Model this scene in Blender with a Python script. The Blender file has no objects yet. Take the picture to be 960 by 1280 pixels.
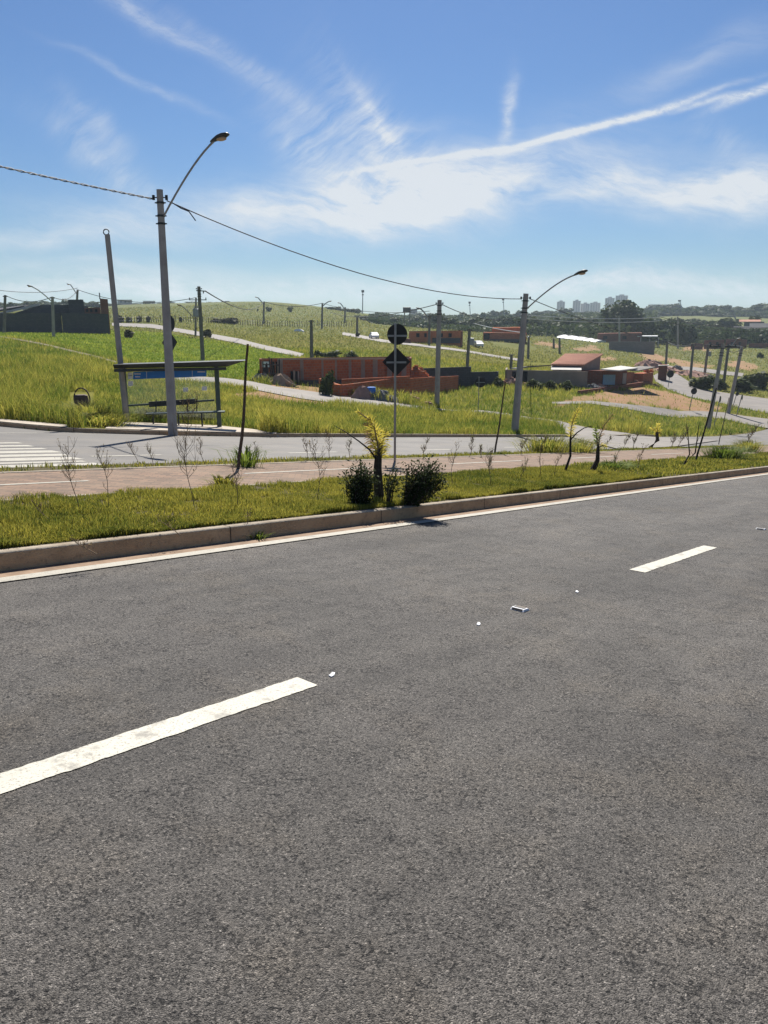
import bpy, math, random
import numpy as np
from mathutils import Vector
random.seed(7); rng = np.random.default_rng(11)
scene = bpy.context.scene
COL = scene.collection
# ------------------------------------------------------------------ survey of the site
FOC = 960.0; EYE = 1.55; TH = math.atan(240/960.0)
CF = np.array([0, math.cos(TH), -math.sin(TH)]); CU = np.array([0, math.sin(TH), math.cos(TH)]); CR = np.array([1., 0, 0])
def ray(u, v):
    r = CF + (u-480)/FOC*CR - (v-640)/FOC*CU
    return r/math.hypot(r[0], r[1])
def at(u, v, D):
    r = ray(u, v)*D
    return np.array([r[0], r[1], r[2]+EYE])
def to_px(x, y, z):
    z = z-EYE
    a = y*CF[1]+z*CF[2]
    b = y*CU[1]+z*CU[2]
    a = np.where(a < .05, .05, a)
    return 480+FOC*x/a, 640-FOC*b/a
_d = ray(1300, 545.5)
DX, DY = _d[0], _d[1]; NX, NY = -DY, DX
SL, CC = _d[2], -0.024                       # fall along / across the avenue
def sp(x, y): return x*DX+y*DY, x*NX+y*NY
def xy(s, p): return s*DX+p*NX, s*DY+p*NY
def plane_sp(s, p): return SL*s+CC*p
def gp_plane(u, v, off=0.0):
    r = ray(u, v); s, p = r[0]*DX+r[1]*DY, r[0]*NX+r[1]*NY
    t = (off-EYE)/(r[2]-SL*s-CC*p)
    return t*s, t*p
# far kerb line of the second carriageway, in (s, p)
_fk = [gp_plane(u, v) for u, v in ((-260, 505), (-120, 520), (0, 533), (75, 540), (150, 542.5), (230, 544.5), (340, 546.5), (480, 546.5), (640, 546.5))]
FKS = np.array([a for a, b in _fk]); FKP = np.array([b for a, b in _fk])
_o = np.argsort(FKS); FKS = FKS[_o]; FKP = FKP[_o]
FKS = np.append(FKS, [FKS[-1]+40]); FKP = np.append(FKP, [FKP[-1]+.2])
def pk(s): return np.interp(s, FKS, FKP)
CTRL = [
 (0,505,36),(0,480,46),(0,440,75),(0,425,98),(0,415,150),(0,400,260),(0,388,500),(0,384,700),
 (80,500,38),(80,475,50),(80,440,82),(80,415,150),(80,400,260),(80,388,500),
 (160,495,42),(160,470,55),(160,455,70),(160,430,110),(160,412,180),(160,400,250),(160,388,400),(160,381,600),
 (250,500,44),(250,474,60),(250,452,90),(250,425,140),(250,411,190),(250,400,250),(250,388,400),(250,380,520),
 (330,505,46),(330,478,62),(330,452,85),(330,431,135),(330,407,250),(330,392,380),(330,378,500),
 (430,515,45),(430,494,60),(430,460,90),(430,430,140),(430,414,220),(430,404,280),(430,395,400),(430,388,520),
 (500,488,66),(500,460,95),(500,428,165),(500,412,260),(500,405,400),(500,399,520),
 (547,508,64),(550,527,47),(550,485,78),(550,465,98),(550,445,130),(550,430,165),(550,420,230),(550,412,310),(550,405,450),
 (650,517,62),(650,500,72),(650,480,88),(650,460,120),(650,445,170),(650,428,220),(650,422,280),(650,414,370),
 (750,527,64),(750,505,80),(750,490,92),(750,470,118),(750,452,170),(750,435,250),(750,426,310),(750,414,420),
 (850,530,72),(850,510,92),(850,490,115),(850,472,148),(850,458,185),(850,445,250),(850,434,310),(850,418,420),(850,404,600),(850,394,780),
 (894,530,80),(917,516,100),(908,487,140),
 (960,540,78),(960,520,100),(960,508,115),(960,490,145),(960,465,190),(960,445,250),(960,433,310),(960,414,450),(960,400,700),(960,392,900)]
for u in (0, 160, 330): CTRL += [(u, 388, 1100), (u, 394, 2300)]
for u in (500, 650, 750): CTRL += [(u, 398, 800), (u, 394, 1500), (u, 395, 2400)]
for u in (850, 960): CTRL += [(u, 389, 1200), (u, 394, 2300)]
AZK = 3.0
_pts = []; _val = []
for u, v, D in CTRL:
    r = ray(u, v); _pts.append((math.atan2(r[0], r[1])*AZK, math.log(D))); _val.append(r[2])
for az in np.radians(np.arange(-34, 35, 6.0)):            # the avenue's own plane, near
    for D in (9, 14, 20, 26, 31):
        x, y = D*math.sin(az), D*math.cos(az); s, p = sp(x, y)
        if p < pk(s)+1.5:
            _pts.append((az*AZK, math.log(D))); _val.append((plane_sp(s, p)+.1-EYE)/D)
_pts = np.array(_pts); _val = np.array(_val)
def _phi(r2): return np.where(r2 > 1e-12, .5*r2*np.log(np.maximum(r2, 1e-12)), 0)
_n = len(_pts)
_K = _phi(((_pts[:, None]-_pts[None])**2).sum(2)) + np.eye(_n)*2e-3
_P = np.c_[np.ones(_n), _pts]
_A = np.zeros((_n+3, _n+3)); _A[:_n, :_n] = _K; _A[:_n, _n:] = _P; _A[_n:, :_n] = _P.T
_w = np.linalg.solve(_A, np.r_[_val, 0, 0, 0])
def tps(az, ld):
    az = np.asarray(az, float).ravel(); ld = np.asarray(ld, float).ravel(); out = np.empty(len(az))
    for i in range(0, len(az), 20000):
        q = np.c_[np.clip(az[i:i+20000], -.56, .56)*AZK, np.clip(ld[i:i+20000], 2.1, 7.75)]
        r2 = ((q[:, None]-_pts[None])**2).sum(2)
        out[i:i+20000] = _phi(r2)@_w[:_n] + _w[_n] + q@_w[_n+1:]
    return out
def sstep(x): x = np.clip(x, 0, 1); return x*x*(3-2*x)
def ground(x, y):
    x = np.atleast_1d(np.asarray(x, float)); y = np.atleast_1d(np.asarray(y, float))
    D = np.hypot(x, y)+1e-6; s, p = sp(x, y)
    zt = EYE + D*tps(np.arctan2(x, y), np.log(np.maximum(D, 8)))
    pl = plane_sp(s, p)
    kp = pk(s)
    zp = pl + np.where(p > kp, .13, np.where((p > 6.27) & (p < 12.3), .15, 0))
    w = sstep((p-kp-.8)/13.0)
    w = np.maximum(w, np.maximum(sstep((-60-s)/40), sstep((s-62)/35)))
    w = np.maximum(w, sstep((-25-p)/40))
    return zp*(1-w)+zt*w
def g1(x, y): return float(ground([x], [y])[0])
_LD = np.exp(np.linspace(math.log(4), math.log(2300), 900))
def gp(u, v):
    r = ray(u, v); zz = ground(r[0]*_LD, r[1]*_LD); dz = EYE+r[2]*_LD-zz
    k = np.argmax(dz < 0)
    if dz[k] >= 0: k = len(_LD)-1
    a, b = _LD[max(k-1, 0)], _LD[k]; fa, fb = dz[max(k-1, 0)], dz[k]
    D = a if fa == fb else a+(b-a)*fa/(fa-fb)
    x, y = r[0]*D, r[1]*D
    return np.array([x, y, g1(x, y)])
def dist(P): return math.hypot(P[0], P[1])
def base(u, D, sink=0.0):
    r = ray(u, 450); x, y = r[0]*D, r[1]*D
    return np.array([x, y, g1(x, y)-sink])
def _h(i, j):
    n = (i.astype(np.int64)*374761393 + j.astype(np.int64)*668265263) & 0x7fffffff
    n = ((n ^ (n >> 13))*1274126177) & 0x7fffffff
    return (n & 0xffff)/65535.0
def vnoise(x, y):
    x = np.asarray(x, float); y = np.asarray(y, float)
    i, j = np.floor(x), np.floor(y); fx, fy = x-i, y-j
    fx = fx*fx*(3-2*fx); fy = fy*fy*(3-2*fy); i = i.astype(np.int64); j = j.astype(np.int64)
    return (_h(i, j)*(1-fx)+_h(i+1, j)*fx)*(1-fy)+(_h(i, j+1)*(1-fx)+_h(i+1, j+1)*fx)*fy
def inpoly(u, v, poly):
    u = np.asarray(u); v = np.asarray(v); r = np.zeros(u.shape, bool); n = len(poly)
    for k in range(n):
        (x1, y1), (x2, y2) = poly[k], poly[(k+1) % n]
        c = ((y1 > v) != (y2 > v)); t = (x2-x1)*(v-y1)/((y2-y1) if y2 != y1 else 1e-9)+x1
        r ^= c & (u < t)
    return r
# ------------------------------------------------------------------ materials
def nt(name):
    m = bpy.data.materials.new(name); m.use_nodes = True
    t = m.node_tree; b = t.nodes['Principled BSDF']; return m, t, b
def N(t, typ, **kw):
    n = t.nodes.new(typ)
    for k, v in kw.items(): setattr(n, k, v)
    return n
def ramp(t, fac, stops):
    n = N(t, 'ShaderNodeValToRGB'); cr = n.color_ramp
    while len(cr.elements) < len(stops): cr.elements.new(.5)
    for e, (p, c) in zip(cr.elements, stops):
        e.position = p; e.color = (c, c, c, 1) if not isinstance(c, tuple) else (*c, 1)
    t.links.new(fac, n.inputs[0]); return n.outputs[0]
def noise(t, vec, scale, detail=4, rough=.55):
    n = N(t, 'ShaderNodeTexNoise'); n.inputs['Scale'].default_value = scale
    n.inputs['Detail'].default_value = detail; n.inputs['Roughness'].default_value = rough
    t.links.new(vec, n.inputs['Vector']); return n.outputs[0]
def mixc(t, fac, a, b, mode='MIX'):
    n = N(t, 'ShaderNodeMix', data_type='RGBA', blend_type=mode)
    for sock, val in ((n.inputs[0], fac), (n.inputs[6], a), (n.inputs[7], b)):
        if hasattr(val, 'is_linked'): t.links.new(val, sock)
        elif isinstance(val, (int, float)): sock.default_value = val
        else: sock.default_value = (*val, 1)
    return n.outputs[2]
def math_(t, op, a, b=None, c=None):
    n = N(t, 'ShaderNodeMath', operation=op)
    for i, val in enumerate((a, b, c)):
        if val is None: continue
        if hasattr(val, 'is_linked'): t.links.new(val, n.inputs[i])
        else: n.inputs[i].default_value = val
    return n.outputs[0]
def bump(t, b, h, strength, distv):
    n = N(t, 'ShaderNodeBump'); n.inputs['Strength'].default_value = strength; n.inputs['Distance'].default_value = distv
    t.links.new(h, n.inputs['Height']); t.links.new(n.outputs[0], b.inputs['Normal'])
def wpos(t): return N(t, 'ShaderNodeNewGeometry').outputs['Position']
def opos(t): return N(t, 'ShaderNodeTexCoord').outputs['Object']
def plain(name, c1, c2=None, scale=4, rough=.8, metal=0, bmp=0, world=False, spec=.3):
    m, t, b = nt(name); b.inputs['Roughness'].default_value = rough; b.inputs['Metallic'].default_value = metal
    b.inputs['Specular IOR Level'].default_value = spec
    c2 = c2 or tuple(x*.7 for x in c1)
    v = wpos(t) if world else opos(t)
    f = noise(t, v, scale, 5, .6)
    t.links.new(mixc(t, ramp(t, f, [(.3, 0.), (.7, 1.)]), c1, c2), b.inputs['Base Color'])
    if bmp: bump(t, b, noise(t, v, scale*6, 3), bmp, .02)
    return m
def m_asphalt(name, base_c, near=True):
    m, t, b = nt(name); v = wpos(t)
    big = noise(t, v, .55, 3); mid = noise(t, v, 3.2, 4, .6)
    c = mixc(t, ramp(t, big, [(.3, 0.), (.72, 1.)]), tuple(x*.78 for x in base_c), tuple(x*1.16 for x in base_c))
    warm = mixc(t, ramp(t, noise(t, v, 1.1, 5, .7), [(.50, 0.), (.72, .32)]), c, (base_c[0]*1.38, base_c[1]*1.18, base_c[2]*.85))
    c = mixc(t, ramp(t, mid, [(.25, .3), (.6, 0.)]), warm, tuple(x*.7 for x in base_c))
    if near:
        # tyre-polished bands along the avenue
        dot = N(t, 'ShaderNodeVectorMath', operation='DOT_PRODUCT'); t.links.new(v, dot.inputs[0]); dot.inputs[1].default_value = (NX, NY, 0)
        band = math_(t, 'SINE', math_(t, 'MULTIPLY', dot.outputs['Value'], 3.6))
        c = mixc(t, ramp(t, band, [(.0, 0.), (1., .18)]), c, tuple(x*1.3 for x in base_c))
        vo = N(t, 'ShaderNodeTexVoronoi'); vo.inputs['Scale'].default_value = 235; t.links.new(v, vo.inputs['Vector'])
        sep = N(t, 'ShaderNodeSeparateColor'); t.links.new(vo.outputs['Color'], sep.inputs[0])
        st = ramp(t, sep.outputs[0], [(.0, .18), (.32, .82), (.85, 1.2), (1., 2.2)])
        vo2 = N(t, 'ShaderNodeTexVoronoi'); vo2.inputs['Scale'].default_value = 120; t.links.new(v, vo2.inputs['Vector'])
        sep2 = N(t, 'ShaderNodeSeparateColor'); t.links.new(vo2.outputs['Color'], sep2.inputs[0])
        st2 = ramp(t, sep2.outputs[1], [(.0, .15), (.2, .88), (.93, 1.05), (1., 1.7)])
        mr = N(t, 'ShaderNodeMapping'); mr.vector_type = 'TEXTURE'; mr.inputs['Rotation'].default_value = (0, 0, math.atan2(DY, DX)); mr.inputs['Scale'].default_value = (5, .7, 1); t.links.new(v, mr.inputs[0])
        c = mixc(t, ramp(t, noise(t, mr.outputs[0], 1.3, 6, .65), [(.32, 0.), (.68, 1.)]), mixc(t, 1., c, (.72, .71, .70), 'MULTIPLY'), mixc(t, 1., c, (1.22, 1.20, 1.16), 'MULTIPLY'))
        ravel = noise(t, v, 4.5, 6, .75); pit = noise(t, v, 52, 4, .65)
        pk_ = math_(t, 'MULTIPLY', ramp(t, ravel, [(.46, 0.), (.60, 1.)]), ramp(t, pit, [(.535, 0.), (.60, 1.)]))
        c = mixc(t, math_(t, 'MULTIPLY', pk_, .8), c, (.018, .016, .015))
        oil = math_(t, 'MULTIPLY', ramp(t, noise(t, v, .9, 2), [(.60, 0.), (.72, .35)]), ramp(t, noise(t, v, 4, 5, .7), [(.4, 0.), (.6, 1.)]))
        c = mixc(t, oil, c, (.035, .032, .03))
        c = mixc(t, 1., mixc(t, 1., c, st, 'MULTIPLY'), st2, 'MULTIPLY')
        hgt = math_(t, 'SUBTRACT', math_(t, 'ADD', math_(t, 'MULTIPLY', vo.outputs['Distance'], -1.), math_(t, 'MULTIPLY', noise(t, v, 45, 4, .7), 1.6)), math_(t, 'MULTIPLY', pk_, 1.2))
        bump(t, b, hgt, .85, .006)
        b.inputs['Roughness'].default_value = .78
    else:
        b.inputs['Roughness'].default_value = .75
        bump(t, b, noise(t, v, 40, 3), .3, .01)
    b.inputs['Specular IOR Level'].default_value = .35
    t.links.new(c, b.inputs['Base Color']); return m
def m_paint(name, col):
    m, t, b = nt(name); v = wpos(t)
    w = ramp(t, noise(t, v, 90, 4, .7), [(.39, .85), (.46, 0.)])
    w2 = ramp(t, noise(t, v, 7, 5, .7), [(.34, .8), (.46, 0.)])
    c = mixc(t, math_(t, 'MAXIMUM', w, w2), col, (.17, .16, .14))
    c = mixc(t, ramp(t, noise(t, v, 2.5, 4), [(.35, 0.), (.75, .35)]), c, tuple(x*.72 for x in col))
    t.links.new(c, b.inputs['Base Color']); b.inputs['Roughness'].default_value = .7
    bump(t, b, noise(t, v, 120, 3), .5, .003); return m
def m_brick(name, c1, c2, mortar, sx=4.6, sz=9.0):
    m, t, b = nt(name); v = wpos(t)
    s = N(t, 'ShaderNodeSeparateXYZ'); t.links.new(v, s.inputs[0])
    cb = N(t, 'ShaderNodeCombineXYZ')
    t.links.new(math_(t, 'ADD', math_(t, 'MULTIPLY', s.outputs[0], .9), math_(t, 'MULTIPLY', s.outputs[1], .5)), cb.inputs[0]); t.links.new(s.outputs[2], cb.inputs[1])
    br = N(t, 'ShaderNodeTexBrick'); t.links.new(cb.outputs[0], br.inputs['Vector'])
    br.inputs['Scale'].default_value = 1; br.inputs['Brick Width'].default_value = 1.6/sx; br.inputs['Row Height'].default_value = 2/sz
    br.inputs['Mortar Size'].default_value = .02; br.inputs['Color1'].default_value = (*c1, 1); br.inputs['Color2'].default_value = (*c2, 1); br.inputs['Mortar'].default_value = (*mortar, 1)
    c = mixc(t, ramp(t, noise(t, v, .9, 5, .7), [(.35, 0.), (.75, .5)]), br.outputs[0], tuple(x*.5 for x in c1))
    t.links.new(c, b.inputs['Base Color']); b.inputs['Roughness'].default_value = .9; b.inputs['Specular IOR Level'].default_value = .1
    return m
def m_leaf(name, c1, c2, trans=.35, attr='tint', rough=.55):
    m = bpy.data.materials.new(name); m.use_nodes = True; t = m.node_tree
    b = t.nodes['Principled BSDF']; out = t.nodes['Material Output']
    a = N(t, 'ShaderNodeAttribute', attribute_name=attr)
    c = mixc(t, a.outputs['Fac'], c1, c2)
    t.links.new(c, b.inputs['Base Color']); b.inputs['Roughness'].default_value = rough; b.inputs['Specular IOR Level'].default_value = .06
    tr = N(t, 'ShaderNodeBsdfTranslucent'); t.links.new(c, tr.inputs[0])
    mx = N(t, 'ShaderNodeMixShader'); mx.inputs[0].default_value = trans
    t.links.new(b.outputs[0], mx.inputs[1]); t.links.new(tr.outputs[0], mx.inputs[2]); t.links.new(mx.outputs[0], out.inputs[0])
    return m
M = {}
M['asphalt'] = m_asphalt('near asphalt', (.114, .106, .097))
M['asphalt2'] = m_asphalt('worn asphalt', (.135, .125, .113), False)
M['street'] = m_asphalt('dusty street asphalt', (.185, .165, .145), False)
M['paint'] = m_paint('road paint', (.54, .515, .43))
M['paint2'] = m_paint('worn road paint', (.39, .365, .30))
M['kerb'] = plain('kerb concrete', (.37, .235, .145), (.24, .145, .085), 2.5, .9, 0, .5, True)
def m_kerb(name, c1, c2, bm):
    m, t, b = nt(name); v = wpos(t); dot = N(t, 'ShaderNodeVectorMath', operation='DOT_PRODUCT'); t.links.new(v, dot.inputs[0]); dot.inputs[1].default_value = (DX, DY, 0)
    dv_ = math_(t, 'MULTIPLY', dot.outputs['Value'], .42); fr = math_(t, 'FRACT', dv_); jt = math_(t, 'LESS_THAN', fr, .006); blk = math_(t, 'FLOOR', dv_)
    wn = N(t, 'ShaderNodeTexWhiteNoise', noise_dimensions='1D'); t.links.new(blk, wn.inputs['W'])
    c = mixc(t, ramp(t, noise(t, v, 3.5, 6, .7), [(.3, 0.), (.7, 1.)]), c1, c2)
    c = mixc(t, math_(t, 'MULTIPLY', wn.outputs[0], .30), c, tuple(x*.55 for x in c1))
    c = mixc(t, ramp(t, noise(t, v, 14, 6, .75), [(.55, 0.), (.7, .6)]), c, tuple(x*.45 for x in c2))
    c = mixc(t, math_(t, 'MULTIPLY', jt, .85), c, (.03, .025, .02)); t.links.new(c, b.inputs['Base Color']); b.inputs['Roughness'].default_value = .92; b.inputs['Specular IOR Level'].default_value = .15
    bump(t, b, math_(t, 'SUBTRACT', noise(t, v, 28, 5, .7), math_(t, 'MULTIPLY', jt, 1.)), bm, .02); return m
M['kerb'] = m_kerb('kerb concrete', (.66, .42, .225), (.45, .275, .145), .8)
M['kerbtop'] = m_kerb('kerb top concrete', (.42, .37, .30), (.27, .22, .16), .5)
M['gutter'] = plain('gutter concrete', (.34, .235, .16), (.17, .115, .075), 5, .9, 0, .4, True)
M['pavement'] = plain('pavement concrete', (.50, .44, .36), (.36, .31, .25), 1.6, .9, 0, .3, True)
M['soil'] = plain('verge soil', (.10, .08, .035), (.055, .048, .02), 9, 1, 0, .6, True)
M['concrete'] = plain('pole concrete', (.40, .365, .33), (.28, .255, .23), 2.2, .85, 0, .3)
M['concretedark'] = plain('old pole concrete', (.20, .185, .165), (.13, .12, .105), 2.2, .85)
M['track'] = plain('trodden track', (.22, .18, .115), (.13, .12, .05), 1.2, 1, 0, .4, True)
M['steel'] = plain('galvanised steel', (.33, .34, .35), (.24, .25, .26), 6, .45, .7)
M['darksteel'] = plain('dark painted steel', (.045, .05, .048), (.03, .033, .032), 6, .5, .2)
M['greenpost'] = plain('green grey steel post', (.07, .10, .085), (.05, .07, .06), 6, .5, .1)
M['signback'] = plain('sign back', (.022, .022, .023), (.014, .014, .015), 8, .5)
M['black'] = plain('black insulator', (.02, .02, .02), None, 9, .5)
M['lens'] = plain('lamp lens', (.55, .36, .22), (.4, .28, .18), 12, .25)
M['wood'] = plain('weathered stake', (.11, .085, .06), (.06, .045, .032), 7, .9, 0, .4)
M['darkwood'] = plain('dark stake', (.035, .03, .026), None, 7, .9)
M['stem'] = plain('dry stem', (.24, .175, .11), (.15, .105, .065), 15, .95)
M['trunk'] = plain('sapling trunk', (.075, .055, .038), (.04, .03, .022), 14, .95, 0, .6)
M['cable'] = plain('cable', (.035, .035, .037), None, 3, .6)
M['sunlitcable'] = plain('sunlit cable', (.55, .55, .54), (.45, .45, .45), 3, .4, .6)  # white of sun on the wires, put into the colour
M['brick'] = m_brick('hollow clay brick', (.50, .15, .068), (.36, .105, .052), (.34, .20, .13))
M['brick2'] = m_brick('bright clay brick', (.66, .205, .075), (.54, .155, .06), (.40, .23, .15))
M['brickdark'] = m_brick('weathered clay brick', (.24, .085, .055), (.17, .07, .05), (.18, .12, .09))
M['block'] = m_brick('grey concrete block', (.098, .105, .112), (.075, .08, .088), (.065, .065, .068), 4, 9)
M['block2'] = m_brick('pale concrete block', (.25, .235, .21), (.20, .19, .17), (.17, .16, .14), 4, 9)
M['render'] = plain('rendered wall', (.30, .245, .195), (.22, .18, .145), .8, .95, 0, 0, True)
M['column'] = plain('cast column', (.34, .27, .22), (.25, .20, .165), 2, .95, 0, 0, True)
M['tile'] = plain('clay roof tile', (.46, .23, .15), (.36, .17, .11), .7, .9, 0, .3, True)
M['fibro'] = plain('fibre cement sheet', (.55, .53, .48), (.42, .40, .36), .9, .8, 0, 0, True)
M['white'] = plain('white sheet', (.80, .80, .78), (.70, .70, .69), .7, .5, 0, 0, True)
M['blue'] = plain('blue board', (.022, .19, .62), (.018, .16, .54), 5, .4)
M['bluepaint'] = plain('blue tank sheet', (.10, .27, .46), (.08, .21, .36), 2, .5)
M['letter'] = plain('white lettering', (.75, .76, .78), (.7, .7, .7), 5, .5)
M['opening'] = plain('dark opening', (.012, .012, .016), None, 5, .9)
M['sand'] = plain('builder sand', (.42, .30, .20), (.32, .22, .145), 4, 1, 0, .6, True)
M['gravel'] = plain('grey gravel', (.20, .20, .20), (.13, .13, .13), 8, 1, 0, .6, True)
M['rubble'] = plain('pink rubble', (.42, .25, .19), (.28, .17, .13), 5, 1, 0, .6, True)
M['apartment'] = plain('pale tower facade', (.50, .46, .43), (.42, .39, .37), .05, .9, 0, 0, True)
M['window'] = plain('tower window glass', (.10, .12, .15), None, 1, .3)
M['bin'] = plain('rusty bin', (.13, .075, .055), (.08, .05, .04), 9, .7)
M['rust'] = plain('rusty hoop', (.09, .065, .05), None, 9, .7)
M['roofdark'] = plain('dark roof', (.06, .06, .07), (.04, .04, .045), .5, .8, 0, 0, True)
M['grassnear'] = m_leaf('mown grass blades', (.080, .112, .020), (.42, .365, .062), .52)
M['grasstall'] = m_leaf('tall grass blades', (.085, .145, .018), (.50, .43, .085), .54)
M['grassgreen'] = m_leaf('lush grass blades', (.095, .17, .018), (.36, .38, .06), .54)
M['grassdry'] = m_leaf('pasture grass blades', (.13, .16, .035), (.36, .32, .10), .5)
M['bushleaf'] = m_leaf('glossy bush leaves', (.020, .032, .010), (.055, .075, .022), .2, rough=.7)
M['tuftleaf'] = m_leaf('light green clump blades', (.075, .135, .02), (.24, .29, .05), .42)
M['weedleaf'] = m_leaf('grey green weed leaves', (.09, .11, .035), (.22, .22, .08), .42)
M['dryleaf'] = m_leaf('brown weed leaves', (.16, .12, .06), (.30, .22, .11), .4)
M['frond'] = m_leaf('yellow palm leaflets', (.42, .36, .05), (.74, .62, .12), .45)
M['deadfrond'] = m_leaf('dead palm leaflets', (.22, .12, .055), (.40, .26, .12), .35)
M['treeleaf'] = m_leaf('woodland leaves', (.030, .052, .018), (.095, .12, .035), .3)
M['treeleaf2'] = m_leaf('pale woodland leaves', (.045, .065, .022), (.12, .14, .045), .3)
M['shrubdry'] = m_leaf('scrub leaves', (.05, .05, .022), (.11, .10, .045), .3)
def m_path():
    m, t, b = nt('clay pavers'); v = wpos(t)
    mp = N(t, 'ShaderNodeMapping'); mp.inputs['Rotation'].default_value = (0, 0, math.atan2(DX, DY)-math.radians(90)+math.radians(45)); t.links.new(v, mp.inputs[0])
    br = N(t, 'ShaderNodeTexBrick'); t.links.new(mp.outputs[0], br.inputs[0]); br.inputs['Scale'].default_value = 1
    br.inputs['Brick Width'].default_value = .22; br.inputs['Row Height'].default_value = .11; br.inputs['Mortar Size'].default_value = .006
    br.inputs['Color1'].default_value = (.24, .145, .09, 1); br.inputs['Color2'].default_value = (.105, .068, .045, 1); br.inputs['Mortar'].default_value = (.06, .048, .035, 1)
    c = mixc(t, ramp(t, noise(t, v, 1.3, 5, .7), [(.35, 0.), (.7, .55)]), br.outputs[0], (.23, .165, .108))
    t.links.new(c, b.inputs['Base Color']); b.inputs['Roughness'].default_value = .9; bump(t, b, br.outputs['Fac'], -.3, .006); return m
M['path'] = m_path()
def m_ground():
    m, t, b = nt('site ground'); v = wpos(t)
    a = N(t, 'ShaderNodeAttribute', attribute_name='zone'); sc = N(t, 'ShaderNodeSeparateColor'); t.links.new(a.outputs['Color'], sc.inputs[0])
    n1 = noise(t, v, .35, 6, .65); n2 = noise(t, v, .045, 5, .6); n3 = noise(t, v, 2.2, 5, .7)
    c = mixc(t, ramp(t, n1, [(.32, 0.), (.68, 1.)]), (.09, .11, .016), (.19, .18, .035))
    c = mixc(t, ramp(t, n2, [(.35, 0.), (.7, .7)]), c, (.165, .135, .045))
    lush = mixc(t, ramp(t, n1, [(.3, 0.), (.7, 1.)]), (.10, .145, .016), (.17, .20, .030))
    c = mixc(t, sc.outputs[1], c, lush)
    past = mixc(t, ramp(t, n1, [(.3, 0.), (.72, 1.)]), (.105, .115, .045), (.185, .180, .080))
    past = mixc(t, ramp(t, n2, [(.4, 0.), (.65, .6)]), past, (.13, .165, .045))
    c = mixc(t, sc.outputs[2], c, past)
    soil = mixc(t, ramp(t, n3, [(.3, 0.), (.7, 1.)]), (.44, .27, .18), (.29, .16, .10))
    soil = mixc(t, ramp(t, n1, [(.5, 0.), (.62, .6)]), soil, (.16, .15, .05))
    df = math_(t, 'MULTIPLY', sc.outputs[0], ramp(t, n3, [(.30, .2), (.58, 1.)]))
    c = mixc(t, df, c, soil)
    t.links.new(c, b.inputs['Base Color']); b.inputs['Roughness'].default_value = 1; b.inputs['Specular IOR Level'].default_value = .05
    bump(t, b, n3, .6, .12); return m
M['ground'] = m_ground()
m, t, b = nt('shelter glass'); b.inputs['Base Color'].default_value = (.9, .95, .93, 1); b.inputs['Roughness'].default_value = .05
b.inputs['Alpha'].default_value = .07; M['glass'] = m
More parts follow.
